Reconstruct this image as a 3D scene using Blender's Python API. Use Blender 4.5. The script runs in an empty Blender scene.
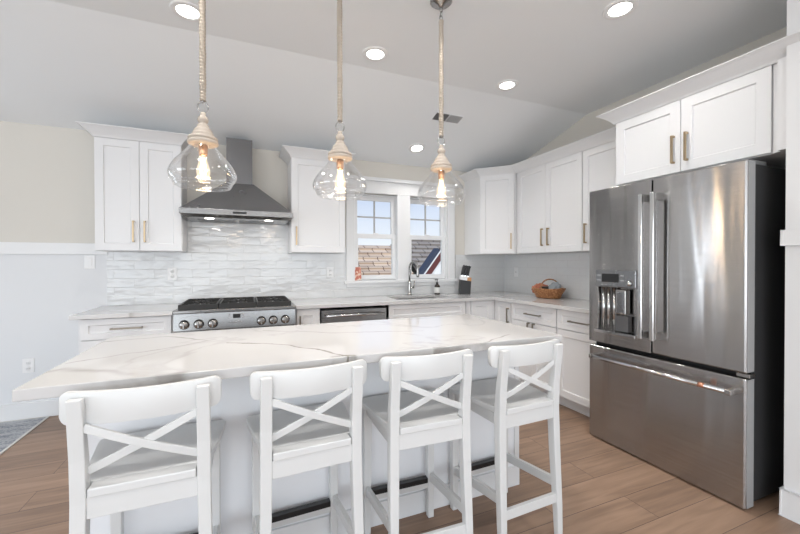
import bpy, bmesh, math, random
from mathutils import Vector, Matrix
random.seed(7)
D = bpy.data
S = bpy.context.scene
COL = S.collection
PI = math.pi

# ------------------------------------------------------------------ camera
CX, CY, CZ, YAW, PITCH, ROLL, FPX = -3.13547, -3.96487, 1.26089, 0.39477, -0.00857, -0.00213, 370.3
cam = D.cameras.new('camera')
cam.sensor_width = 36.0
cam.lens = FPX / 800 * 36.0
cam.clip_start = 0.02
cam_o = D.objects.new('camera', cam)
COL.objects.link(cam_o)
cam_o.matrix_world = (Matrix.Translation((CX, CY, CZ)) @ Matrix.Rotation(-YAW, 4, 'Z')
                      @ Matrix.Rotation(PI / 2 + PITCH, 4, 'X') @ Matrix.Rotation(ROLL, 4, 'Z'))
S.camera = cam_o

# ------------------------------------------------------------------ exposure, world, lights
S.view_settings.view_transform = 'Standard'
S.view_settings.look = 'None'
S.view_settings.gamma = 1
S.view_settings.use_curve_mapping = False
S.view_settings.exposure = 0.13

wld = D.worlds.new('sky')
S.world = wld
wld.use_nodes = True
wn = wld.node_tree
wn.nodes.clear()
wo = wn.nodes.new('ShaderNodeOutputWorld')
wb = wn.nodes.new('ShaderNodeBackground')
wt = wn.nodes.new('ShaderNodeTexCoord')
ws = wn.nodes.new('ShaderNodeSeparateXYZ')
wr = wn.nodes.new('ShaderNodeValToRGB')
wr.color_ramp.elements[0].position = 0.02
wr.color_ramp.elements[0].color = (0.93, 0.96, 1.0, 1)
wr.color_ramp.elements[1].position = 0.30
wr.color_ramp.elements[1].color = (0.36, 0.50, 0.80, 1)
wn.links.new(wt.outputs['Generated'], ws.inputs[0])
wn.links.new(ws.outputs['Z'], wr.inputs[0])
wn.links.new(wr.outputs[0], wb.inputs[0])
wb.inputs[1].default_value = 1.0
wn.links.new(wb.outputs[0], wo.inputs[0])


def sun(name, energy, rot, color=(1, 1, 1)):
    l = D.lights.new(name, 'SUN')
    l.energy = energy
    l.angle = 0.03
    l.color = color
    o = D.objects.new(name, l)
    o.rotation_euler = rot
    COL.objects.link(o)
    return o


def area(name, loc, size, power, target, color=(1, 1, 1)):
    l = D.lights.new(name, 'AREA')
    l.shape = 'RECTANGLE'
    l.size, l.size_y = size
    l.energy = power
    l.color = color
    o = D.objects.new(name, l)
    o.location = loc
    d = Vector(target) - Vector(loc)
    o.rotation_euler = d.to_track_quat('-Z', 'Y').to_euler()
    COL.objects.link(o)
    return o


sun('sun', 2.6, (math.radians(50), 0, math.radians(-20)), (1.0, 0.96, 0.9))
# fill lights added at unseen rear and left walls; daylight from the patio door
area('rear_fill_light', (-6.9, -8.35, 1.10), (2.3, 2.1), 54, (-5.2, 0, 1.2), (0.87, 0.94, 1.0))  # rear trio: frontal fill added behind the camera
area('rear_fill_light', (-4.4, -8.35, 1.10), (2.3, 2.1), 54, (-4.0, 0, 1.2), (0.87, 0.94, 1.0))
area('rear_fill_light', (-1.9, -8.35, 1.10), (2.3, 2.1), 54, (-2.6, 0, 1.2), (0.87, 0.94, 1.0))
area('left_fill_light', (-8.35, -4.2, 1.4), (3.2, 1.9), 68, (0, -3.0, 2.2), (0.87, 0.94, 1.0))  # side fill added at the unseen left wall
area('daylight_patio_door', (-5.7, -0.12, 1.1), (0.20, 1.75), 8, (-5.4, -5, 1.4), (0.84, 0.92, 1.0))

# ------------------------------------------------------------------ materials
MATS = {}


def mat(name):
    m = D.materials.new(name)
    m.use_nodes = True
    return m, m.node_tree, m.node_tree.nodes['Principled BSDF']


def simple(name, col, rough=0.5, metal=0.0, emis=None, estr=0.0, coat=0.0, bump=None, spec=0.5):
    m, t, b = mat(name)
    b.inputs['Base Color'].default_value = (*col, 1)
    b.inputs['Roughness'].default_value = rough
    b.inputs['Metallic'].default_value = metal
    b.inputs['Specular IOR Level'].default_value = spec
    b.inputs['Coat Weight'].default_value = coat
    if emis:
        b.inputs['Emission Color'].default_value = (*emis, 1)
        b.inputs['Emission Strength'].default_value = estr
    if bump:
        sc, st, dist, stretch = bump
        tc = t.nodes.new('ShaderNodeTexCoord')
        mp = t.nodes.new('ShaderNodeMapping')
        mp.inputs['Scale'].default_value = stretch
        nz = t.nodes.new('ShaderNodeTexNoise')
        nz.inputs['Scale'].default_value = sc
        nz.inputs['Detail'].default_value = 3
        bp = t.nodes.new('ShaderNodeBump')
        bp.inputs['Strength'].default_value = st
        bp.inputs['Distance'].default_value = dist
        t.links.new(tc.outputs['Object'], mp.inputs[0])
        t.links.new(mp.outputs[0], nz.inputs['Vector'])
        t.links.new(nz.outputs[0], bp.inputs['Height'])
        t.links.new(bp.outputs[0], b.inputs['Normal'])
    MATS[name] = m
    return m


def nmath(t, op, a, b=None, c=None):
    n = t.nodes.new('ShaderNodeMath')
    n.operation = op
    for i, v in enumerate((a, b, c)):
        if v is None:
            continue
        if isinstance(v, (int, float)):
            n.inputs[i].default_value = v
        else:
            t.links.new(v, n.inputs[i])
    return n.outputs[0]


M_CAB = simple('cabinet_white_paint', (0.755, 0.757, 0.765), 0.38)
M_CHAIR = simple('stool_white_lacquer', (0.70, 0.705, 0.70), 0.33)
M_TRIM = simple('trim_white_paint', (0.78, 0.785, 0.79), 0.4)
M_WAIN = simple('wainscot_paint', (0.73, 0.742, 0.757), 0.5)
M_ISL = simple('island_paint', (0.86, 0.87, 0.89), 0.5)
M_BEIGE = simple('beige_wall_paint', (0.66, 0.632, 0.58), 0.6)
M_CEIL = simple('ceiling_paint', (0.85, 0.87, 0.885), 0.7)
M_BRASS = simple('champagne_bronze', (0.44, 0.34, 0.22), 0.34, 1.0)
M_PULL_DIM = simple('bronze_dim_reflection', (0.26, 0.23, 0.19), 0.35, 1.0)  # base pulls: same metal as the uppers, darker reflections put into the colour
M_CHROME = simple('chrome', (0.62, 0.62, 0.62), 0.12, 1.0)
M_NICKEL = simple('brushed_nickel', (0.42, 0.41, 0.40), 0.25, 1.0)
M_BLACK = simple('black_plastic', (0.012, 0.012, 0.013), 0.35)
M_DARKCASE = simple('dark_fridge_case', (0.03, 0.03, 0.031), 0.5)
M_IRON = simple('cast_iron', (0.018, 0.017, 0.016), 0.5)
M_BURN = simple('burner_alloy', (0.35, 0.34, 0.33), 0.35, 1.0)
M_PLATE = simple('white_plastic_plate', (0.82, 0.82, 0.82), 0.3)
M_LED = simple('lamp_diffuser', (1, 1, 1), 0.5, emis=(1.0, 0.97, 0.92), estr=9.0)
M_HOODLED = simple('hood_lamp', (1, 1, 1), 0.5, emis=(1.0, 0.95, 0.88), estr=7.0)
M_FIL = simple('bulb_filament', (1, 0.8, 0.5), 0.5, emis=(1.0, 0.78, 0.50), estr=26.0)
M_BULB = None
M_WOODBEAD = simple('whitewashed_wood', (0.46, 0.40, 0.34), 0.6, bump=(40, 0.4, 0.004, (1, 1, 6)))
M_SOCKET = simple('brass_socket', (0.72, 0.45, 0.28), 0.35, 1.0)
M_ROPE = simple('jute_rope', (0.41, 0.355, 0.295), 0.85)
M_AMBER = simple('dark_amber_glass', (0.016, 0.009, 0.006), 0.12, coat=0.5)
M_LABEL = simple('paper_label', (0.72, 0.72, 0.70), 0.6)
M_KBLACK = simple('knife_block_black', (0.016, 0.016, 0.017), 0.45)
M_KWOOD = simple('knife_block_wood', (0.52, 0.27, 0.12), 0.5)
M_RUST = simple('rust_cloth', (0.42, 0.15, 0.085), 0.8, bump=(60, 0.8, 0.01, (1, 1, 1)))
M_GREY = simple('grey_cloth', (0.26, 0.29, 0.31), 0.8, bump=(60, 0.8, 0.01, (1, 1, 1)))
M_VENTD = simple('vent_dark', (0.16, 0.16, 0.16), 0.5)
M_VENTL = simple('vent_grey', (0.42, 0.42, 0.42), 0.5)
M_NAVY = simple('navy_roofing', (0.035, 0.045, 0.075), 0.7)
M_RED = simple('dark_red_board', (0.11, 0.025, 0.022), 0.6)
M_SIDING = simple('white_siding', (0.75, 0.75, 0.75), 0.6)
M_GRASS = simple('grass', (0.12, 0.2, 0.06), 0.9)
M_EDGE = simple('satin_grey_edge', (0.40, 0.40, 0.40), 0.5, 0.3)
M_GASKET = simple('dark_gap', (0.01, 0.01, 0.01), 0.7)
M_COPPER = simple('copper_band', (0.72, 0.36, 0.24), 0.3, 1.0)
M_SINK = simple('sink_steel', (0.13, 0.13, 0.13), 0.35, 1.0)


def steel(name, col, rough, wave, axis_stretch, wscale=1.4, grain=0.05, aniso=0.0):
    m, t, b = mat(name)
    if aniso:
        tg = t.nodes.new('ShaderNodeTangent')
        tg.direction_type = 'RADIAL'
        tg.axis = 'Z'
        t.links.new(tg.outputs[0], b.inputs['Tangent'])
        b.inputs['Anisotropic'].default_value = aniso
        b.inputs['Anisotropic Rotation'].default_value = 0.25
    b.inputs['Metallic'].default_value = 1
    tc = t.nodes.new('ShaderNodeTexCoord')
    mp = t.nodes.new('ShaderNodeMapping')
    mp.inputs['Scale'].default_value = axis_stretch
    t.links.new(tc.outputs['Object'], mp.inputs[0])
    nz = t.nodes.new('ShaderNodeTexNoise')
    nz.inputs['Scale'].default_value = 1.0
    nz.inputs['Detail'].default_value = 4
    t.links.new(mp.outputs[0], nz.inputs['Vector'])
    rr = t.nodes.new('ShaderNodeMapRange')
    rr.inputs['To Min'].default_value = rough - 0.05
    rr.inputs['To Max'].default_value = rough + 0.07
    t.links.new(nz.outputs[0], rr.inputs['Value'])
    t.links.new(rr.outputs[0], b.inputs['Roughness'])
    mx = t.nodes.new('ShaderNodeMix')
    mx.data_type = 'RGBA'
    mx.inputs['A'].default_value = (*[c * (1 - grain * 2) for c in col], 1)
    mx.inputs['B'].default_value = (*[c * (1 + grain * 2) for c in col], 1)
    t.links.new(nz.outputs[0], mx.inputs['Factor'])
    t.links.new(mx.outputs['Result'], b.inputs['Base Color'])
    if wave:
        mp2 = t.nodes.new('ShaderNodeMapping')
        mp2.inputs['Scale'].default_value = (1, 1, 0.12)
        t.links.new(tc.outputs['Object'], mp2.inputs[0])
        n2 = t.nodes.new('ShaderNodeTexNoise')
        n2.inputs['Scale'].default_value = wscale
        n2.inputs['Detail'].default_value = 1.5
        t.links.new(mp2.outputs[0], n2.inputs['Vector'])
        bp = t.nodes.new('ShaderNodeBump')
        bp.inputs['Strength'].default_value = 1.0
        bp.inputs['Distance'].default_value = wave
        t.links.new(n2.outputs[0], bp.inputs['Height'])
        t.links.new(bp.outputs[0], b.inputs['Normal'])
    MATS[name] = m
    return m


M_STEEL = steel('fridge_steel', (0.42, 0.41, 0.405), 0.19, 0.0055, (3, 3, 90), 6.0, 0.02, 1.0)
M_STEELH = steel('hood_steel', (0.27, 0.27, 0.275), 0.28, 0.0, (4, 4, 4))
M_STEELC = steel('chimney_steel', (0.20, 0.20, 0.205), 0.25, 0.0, (4, 4, 4))
M_STEELB = steel('range_steel', (0.27, 0.268, 0.265), 0.25, 0.006, (6, 60, 60), 5)


def make_glass(name, tint=(1, 1, 1), refl=0.9, base=0.03, pw=4.0):
    m = D.materials.new(name)
    m.use_nodes = True
    t = m.node_tree
    t.nodes.clear()
    out = t.nodes.new('ShaderNodeOutputMaterial')
    tr = t.nodes.new('ShaderNodeBsdfTransparent')
    tr.inputs[0].default_value = (*tint, 1)
    gl = t.nodes.new('ShaderNodeBsdfGlossy')
    gl.inputs['Roughness'].default_value = 0.02
    gl.inputs['Color'].default_value = (1, 1, 1, 1)
    lw = t.nodes.new('ShaderNodeLayerWeight')
    lw.inputs['Blend'].default_value = 0.5
    f = nmath(t, 'MULTIPLY_ADD', nmath(t, 'POWER', lw.outputs['Facing'], pw), refl, base)
    mx = t.nodes.new('ShaderNodeMixShader')
    t.links.new(f, mx.inputs[0])
    t.links.new(tr.outputs[0], mx.inputs[1])
    t.links.new(gl.outputs[0], mx.inputs[2])
    t.links.new(mx.outputs[0], out.inputs[0])
    return m


M_GLASS = make_glass('clear_blown_glass', (0.975, 0.975, 0.975), 0.8, 0.045, 3.0)
M_PANE = make_glass('window_glass', (0.97, 0.98, 0.98), 0.4, 0.0)


def make_bulb():
    m = D.materials.new('glowing_bulb_glass')
    m.use_nodes = True
    t = m.node_tree
    t.nodes.clear()
    out = t.nodes.new('ShaderNodeOutputMaterial')
    tr = t.nodes.new('ShaderNodeBsdfTransparent')
    tr.inputs[0].default_value = (1, 0.95, 0.88, 1)
    em = t.nodes.new('ShaderNodeEmission')
    em.inputs[0].default_value = (1, 0.82, 0.62, 1)
    em.inputs[1].default_value = 1.5
    mx = t.nodes.new('ShaderNodeMixShader')
    mx.inputs[0].default_value = 0.45
    t.links.new(tr.outputs[0], mx.inputs[1])
    t.links.new(em.outputs[0], mx.inputs[2])
    t.links.new(mx.outputs[0], out.inputs[0])
    return m


M_BULB = make_bulb()


def make_marble():
    m, t, b = mat('white_quartz_with_grey_veins')
    tc = t.nodes.new('ShaderNodeTexCoord')
    geo = t.nodes.new('ShaderNodeNewGeometry')
    pos = geo.outputs['Position']
    # warp
    n1 = t.nodes.new('ShaderNodeTexNoise')
    n1.inputs['Scale'].default_value = 5.0
    n1.inputs['Detail'].default_value = 4
    t.links.new(pos, n1.inputs['Vector'])
    sub = t.nodes.new('ShaderNodeVectorMath')
    sub.operation = 'SUBTRACT'
    t.links.new(n1.outputs['Color'], sub.inputs[0])
    sub.inputs[1].default_value = (0.5, 0.5, 0.5)
    scl = t.nodes.new('ShaderNodeVectorMath')
    scl.operation = 'SCALE'
    scl.inputs['Scale'].default_value = 0.085
    t.links.new(sub.outputs[0], scl.inputs[0])
    add = t.nodes.new('ShaderNodeVectorMath')
    t.links.new(pos, add.inputs[0])
    t.links.new(scl.outputs[0], add.inputs[1])
    wv = add.outputs[0]
    # flatten z so that a vein runs on over the slab edge
    fl = t.nodes.new('ShaderNodeVectorMath')
    fl.operation = 'MULTIPLY'
    fl.inputs[1].default_value = (1, 1, 0)
    t.links.new(wv, fl.inputs[0])
    P = fl.outputs[0]

    def seg(a, c, w, s):
        A = Vector((a[0], a[1], 0))
        B = Vector((c[0], c[1], 0))
        dv = B - A
        v1 = t.nodes.new('ShaderNodeVectorMath')
        v1.operation = 'SUBTRACT'
        t.links.new(P, v1.inputs[0])
        v1.inputs[1].default_value = A
        dt = t.nodes.new('ShaderNodeVectorMath')
        dt.operation = 'DOT_PRODUCT'
        t.links.new(v1.outputs[0], dt.inputs[0])
        dt.inputs[1].default_value = dv / dv.length_squared
        k = nmath(t, 'MINIMUM', nmath(t, 'MAXIMUM', dt.outputs['Value'], 0.0), 1.0)
        v2 = t.nodes.new('ShaderNodeVectorMath')
        v2.operation = 'SCALE'
        v2.inputs[0].default_value = dv
        t.links.new(k, v2.inputs['Scale'])
        v3 = t.nodes.new('ShaderNodeVectorMath')
        v3.operation = 'DISTANCE'
        t.links.new(v1.outputs[0], v3.inputs[0])
        t.links.new(v2.outputs[0], v3.inputs[1])
        mr = t.nodes.new('ShaderNodeMapRange')
        mr.interpolation_type = 'SMOOTHSTEP'
        mr.inputs['From Min'].default_value = 0
        mr.inputs['From Max'].default_value = w
        mr.inputs['To Min'].default_value = s
        mr.inputs['To Max'].default_value = 0
        t.links.new(v3.outputs['Value'], mr.inputs['Value'])
        return mr.outputs[0]

    lines = [
        ([(-3.80, -2.45), (-3.70, -2.40), (-3.535, -2.50), (-3.44, -2.60)], .032, .22),
        ([(-3.50, -2.635), (-3.34, -2.61)], .045, .38),
        ([(-3.73, -2.32), (-3.58, -2.25), (-3.37, -2.145), (-3.26, -2.05)], .009, .36),
        ([(-3.78, -1.93), (-3.49, -1.90), (-3.29, -2.07)], .010, .35),
        ([(-3.20, -2.17), (-2.97, -2.31), (-2.84, -2.49), (-2.79, -2.62)], .009, .75),
        ([(-3.05, -1.90), (-2.70, -2.13), (-2.30, -2.24)], .010, .35),
        ([(-2.42, -2.61), (-2.16, -2.60), (-1.95, -2.50)], .009, .35),
        ([(-2.84, -2.60), (-2.77, -2.60)], .018, .5),
        ([(-3.93, -.64), (-3.66, -.60)], .02, .6),
        ([(-4.2, -.4), (-3.9, -.50)], .012, .4),
        ([(-2.4, -.5), (-1.9, -.62)], .012, .5),
        ([(-1.1, -.62), (-.7, -.60)], .014, .5),
        ([(-.62, -1.0), (-.60, -1.5)], .016, .55),
        ([(-.3, -.5), (-.62, -.7)], .012, .5),
    ]
    acc = None
    for pts, w, s in lines:
        for i in range(len(pts) - 1):
            o = seg(pts[i], pts[i + 1], w, s)
            acc = o if acc is None else nmath(t, 'MAXIMUM', acc, o)
    # breakup
    n2 = t.nodes.new('ShaderNodeTexNoise')
    n2.inputs['Scale'].default_value = 14
    n2.inputs['Detail'].default_value = 5
    t.links.new(pos, n2.inputs['Vector'])
    br = t.nodes.new('ShaderNodeMapRange')
    br.inputs['From Min'].default_value = 0.36
    br.inputs['From Max'].default_value = 0.62
    br.inputs['To Min'].default_value = 0.45
    t.links.new(n2.outputs[0], br.inputs['Value'])
    acc = nmath(t, 'MINIMUM', nmath(t, 'MULTIPLY', nmath(t, 'MULTIPLY', acc, br.outputs[0]), 1.8), 0.9)
    # faint background veining
    n3 = t.nodes.new('ShaderNodeTexNoise')
    n3.inputs['Scale'].default_value = 1.3
    n3.inputs['Detail'].default_value = 6
    n3.inputs['Distortion'].default_value = 0.8
    t.links.new(pos, n3.inputs['Vector'])
    ab = nmath(t, 'ABSOLUTE', nmath(t, 'SUBTRACT', n3.outputs[0], 0.5))
    mr = t.nodes.new('ShaderNodeMapRange')
    mr.interpolation_type = 'SMOOTHSTEP'
    mr.inputs['From Max'].default_value = 0.014
    mr.inputs['To Min'].default_value = 0.16
    mr.inputs['To Max'].default_value = 0.0
    t.links.new(ab, mr.inputs['Value'])
    acc = nmath(t, 'MAXIMUM', acc, mr.outputs[0])
    mx = t.nodes.new('ShaderNodeMix')
    mx.data_type = 'RGBA'
    mx.inputs['A'].default_value = (0.60, 0.592, 0.588, 1)
    mx.inputs['B'].default_value = (0.20, 0.18, 0.155, 1)
    t.links.new(acc, mx.inputs['Factor'])
    t.links.new(mx.outputs['Result'], b.inputs['Base Color'])
    b.inputs['Roughness'].default_value = 0.07
    b.inputs['Specular IOR Level'].default_value = 0.8
    return m


M_QUARTZ = make_marble()


def make_tile(axis):
    m, t, b = mat('glossy_white_subway_tile_' + axis)
    geo = t.nodes.new('ShaderNodeNewGeometry')
    sx = t.nodes.new('ShaderNodeSeparateXYZ')
    t.links.new(geo.outputs['Position'], sx.inputs[0])
    cb = t.nodes.new('ShaderNodeCombineXYZ')
    t.links.new(sx.outputs['X' if axis == 'x' else 'Y'], cb.inputs[0])
    zz = nmath(t, 'ADD', sx.outputs['Z'], -0.90)
    t.links.new(zz, cb.inputs[1])
    bk = t.nodes.new('ShaderNodeTexBrick')
    bk.offset = 0.5
    bk.inputs['Color1'].default_value = (0.0, 0.0, 0.0, 1)
    bk.inputs['Color2'].default_value = (1, 1, 1, 1)
    bk.inputs['Mortar'].default_value = (0.5, 0.5, 0.5, 1)
    bk.inputs['Scale'].default_value = 1
    bk.inputs['Brick Width'].default_value = 0.30
    bk.inputs['Row Height'].default_value = 0.0787
    bk.inputs['Mortar Size'].default_value = 0.0016
    bk.inputs['Mortar Smooth'].default_value = 0.3
    t.links.new(cb.outputs[0], bk.inputs['Vector'])
    mx = t.nodes.new('ShaderNodeMix')
    mx.data_type = 'RGBA'
    mx.inputs['A'].default_value = (0.70, 0.71, 0.715, 1)
    mx.inputs['B'].default_value = (0.66, 0.66, 0.66, 1)
    t.links.new(bk.outputs['Fac'], mx.inputs['Factor'])
    t.links.new(mx.outputs['Result'], b.inputs['Base Color'])
    b.inputs['Roughness'].default_value = 0.07
    # hand-made waviness: noise offset per tile
    off = t.nodes.new('ShaderNodeVectorMath')
    off.operation = 'SCALE'
    t.links.new(bk.outputs['Color'], off.inputs[0])
    off.inputs['Scale'].default_value = 13.0
    ad = t.nodes.new('ShaderNodeVectorMath')
    t.links.new(cb.outputs[0], ad.inputs[0])
    t.links.new(off.outputs[0], ad.inputs[1])
    mp = t.nodes.new('ShaderNodeMapping')
    mp.inputs['Scale'].default_value = (1, 2.0, 1)
    t.links.new(ad.outputs[0], mp.inputs[0])
    nz = t.nodes.new('ShaderNodeTexNoise')
    nz.inputs['Scale'].default_value = 9
    nz.inputs['Detail'].default_value = 1.0
    t.links.new(mp.outputs[0], nz.inputs['Vector'])
    h = nmath(t, 'SUBTRACT', nmath(t, 'MULTIPLY', nz.outputs[0], 0.9), nmath(t, 'MULTIPLY', bk.outputs['Fac'], 0.12))
    bp = t.nodes.new('ShaderNodeBump')
    bp.inputs['Strength'].default_value = 1.0
    bp.inputs['Distance'].default_value = 0.007
    t.links.new(h, bp.inputs['Height'])
    t.links.new(bp.outputs[0], b.inputs['Normal'])
    return m


M_TILEX = make_tile('x')
M_TILEY = make_tile('y')


def make_floor():
    m, t, b = mat('oak_plank_floor')
    geo = t.nodes.new('ShaderNodeNewGeometry')
    bk = t.nodes.new('ShaderNodeTexBrick')
    bk.offset = 0.37
    bk.inputs['Color1'].default_value = (0, 0, 0, 1)
    bk.inputs['Color2'].default_value = (1, 1, 1, 1)
    bk.inputs['Mortar'].default_value = (0.5, 0.5, 0.5, 1)
    bk.inputs['Scale'].default_value = 1
    bk.inputs['Brick Width'].default_value = 1.25
    bk.inputs['Row Height'].default_value = 0.185
    bk.inputs['Mortar Size'].default_value = 0.0016
    bk.inputs['Mortar Smooth'].default_value = 0.2
    t.links.new(geo.outputs['Position'], bk.inputs['Vector'])
    off = t.nodes.new('ShaderNodeVectorMath')
    off.operation = 'SCALE'
    off.inputs['Scale'].default_value = 7.0
    t.links.new(bk.outputs['Color'], off.inputs[0])
    ad = t.nodes.new('ShaderNodeVectorMath')
    t.links.new(geo.outputs['Position'], ad.inputs[0])
    t.links.new(off.outputs[0], ad.inputs[1])
    mp = t.nodes.new('ShaderNodeMapping')
    mp.inputs['Scale'].default_value = (1.4, 16, 1)
    t.links.new(ad.outputs[0], mp.inputs[0])
    nz = t.nodes.new('ShaderNodeTexNoise')
    nz.inputs['Scale'].default_value = 1.5
    nz.inputs['Detail'].default_value = 7
    nz.inputs['Distortion'].default_value = 0.6
    t.links.new(mp.outputs[0], nz.inputs['Vector'])
    sm = nmath(t, 'ADD', nmath(t, 'MULTIPLY', nz.outputs[0], 0.9), nmath(t, 'MULTIPLY', bk.outputs['Color'], 0.28))
    cr = t.nodes.new('ShaderNodeValToRGB')
    e = cr.color_ramp.elements
    e[0].position = 0.28
    e[0].color = (0.165, 0.105, 0.074, 1)
    e[1].position = 0.90
    e[1].color = (0.39, 0.255, 0.175, 1)
    k = cr.color_ramp.elements.new(0.58)
    k.color = (0.272, 0.175, 0.118, 1)
    t.links.new(sm, cr.inputs[0])
    mx = t.nodes.new('ShaderNodeMix')
    mx.data_type = 'RGBA'
    t.links.new(bk.outputs['Fac'], mx.inputs['Factor'])
    t.links.new(cr.outputs[0], mx.inputs['A'])
    mx.inputs['B'].default_value = (0.09, 0.055, 0.04, 1)
    t.links.new(mx.outputs['Result'], b.inputs['Base Color'])
    b.inputs['Roughness'].default_value = 0.42
    bp = t.nodes.new('ShaderNodeBump')
    bp.inputs['Strength'].default_value = 0.25
    bp.inputs['Distance'].default_value = 0.003
    t.links.new(nmath(t, 'SUBTRACT', nz.outputs[0], bk.outputs['Fac']), bp.inputs['Height'])
    t.links.new(bp.outputs[0], b.inputs['Normal'])
    return m


M_FLOOR = make_floor()


def make_rug():
    m, t, b = mat('woven_grey_blue_rug')
    tc = t.nodes.new('ShaderNodeNewGeometry')
    mp = t.nodes.new('ShaderNodeMapping')
    mp.inputs['Scale'].default_value = (3, 30, 1)
    t.links.new(tc.outputs['Position'], mp.inputs[0])
    n1 = t.nodes.new('ShaderNodeTexNoise')
    n1.inputs['Scale'].default_value = 1.2
    n1.inputs['Detail'].default_value = 4
    t.links.new(mp.outputs[0], n1.inputs['Vector'])
    n2 = t.nodes.new('ShaderNodeTexVoronoi')
    n2.inputs['Scale'].default_value = 90
    t.links.new(tc.outputs['Position'], n2.inputs['Vector'])
    s = nmath(t, 'ADD', nmath(t, 'MULTIPLY', n1.outputs[0], 0.8), nmath(t, 'MULTIPLY', n2.outputs['Distance'], 0.35))
    cr = t.nodes.new('ShaderNodeValToRGB')
    e = cr.color_ramp.elements
    e[0].position = 0.40
    e[0].color = (0.17, 0.19, 0.22, 1)
    e[1].position = 0.68
    e[1].color = (0.48, 0.49, 0.51, 1)
    t.links.new(s, cr.inputs[0])
    t.links.new(cr.outputs[0], b.inputs['Base Color'])
    b.inputs['Roughness'].default_value = 0.95
    return m


M_RUG = make_rug()
M_RUGB = simple('rug_border', (0.68, 0.67, 0.64), 0.9)


def make_shingle(name, c1, c2, cm):
    m, t, b = mat(name)
    tc = t.nodes.new('ShaderNodeTexCoord')
    bk = t.nodes.new('ShaderNodeTexBrick')
    bk.inputs['Color1'].default_value = (*c1, 1)
    bk.inputs['Color2'].default_value = (*c2, 1)
    bk.inputs['Mortar'].default_value = (*cm, 1)
    bk.inputs['Scale'].default_value = 1
    bk.inputs['Brick Width'].default_value = 0.42
    bk.inputs['Row Height'].default_value = 0.2535
    bk.inputs['Mortar Size'].default_value = 0.018
    bk.inputs['Mortar Smooth'].default_value = 0.6
    t.links.new(tc.outputs['UV'], bk.inputs['Vector'])
    t.links.new(bk.outputs['Color'], b.inputs['Base Color'])
    b.inputs['Roughness'].default_value = 0.9
    return m


M_SHT = make_shingle('tan_shingles', (0.70, 0.56, 0.43), (0.50, 0.38, 0.285), (0.16, 0.10, 0.08))
M_SHG = make_shingle('grey_brown_shingles', (0.36, 0.32, 0.28), (0.27, 0.235, 0.21), (0.07, 0.06, 0.06))


def make_card():
    m, t, b = mat('red_patterned_card')
    tc = t.nodes.new('ShaderNodeTexCoord')
    v = t.nodes.new('ShaderNodeTexNoise')
    v.inputs['Scale'].default_value = 38
    t.links.new(tc.outputs['Object'], v.inputs['Vector'])
    cr = t.nodes.new('ShaderNodeValToRGB')
    cr.color_ramp.interpolation = 'CONSTANT'
    e = cr.color_ramp.elements
    e[0].position = 0
    e[0].color = (0.50, 0.16, 0.11, 1)
    e[1].position = 0.50
    e[1].color = (0.72, 0.42, 0.32, 1)
    k = e.new(0.60)
    k.color = (0.72, 0.66, 0.58, 1)
    t.links.new(v.outputs[0], cr.inputs[0])
    t.links.new(cr.outputs[0], b.inputs['Base Color'])
    return m


M_CARD = make_card()


def make_wicker():
    m, t, b = mat('wicker')
    tc = t.nodes.new('ShaderNodeTexCoord')
    v = t.nodes.new('ShaderNodeTexNoise')
    v.inputs['Scale'].default_value = 60
    t.links.new(tc.outputs['Object'], v.inputs['Vector'])
    cr = t.nodes.new('ShaderNodeValToRGB')
    e = cr.color_ramp.elements
    e[0].position = 0.35
    e[0].color = (0.25, 0.10, 0.035, 1)
    e[1].position = 0.65
    e[1].color = (0.50, 0.24, 0.10, 1)
    t.links.new(v.outputs[0], cr.inputs[0])
    t.links.new(cr.outputs[0], b.inputs['Base Color'])
    b.inputs['Roughness'].default_value = 0.5
    return m


M_WICKER = make_wicker()

# ------------------------------------------------------------------ mesh helpers
ORG = {}


def ident(p):
    return Vector(p)


def TB(p):            # back run: u = x, v = out of the wall (-y)
    return Vector((p[0], -p[1], p[2]))


def TR(p):            # right run: u = -y, v = out of the wall (-x)
    return Vector((-p[1], -p[0], p[2]))


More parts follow.
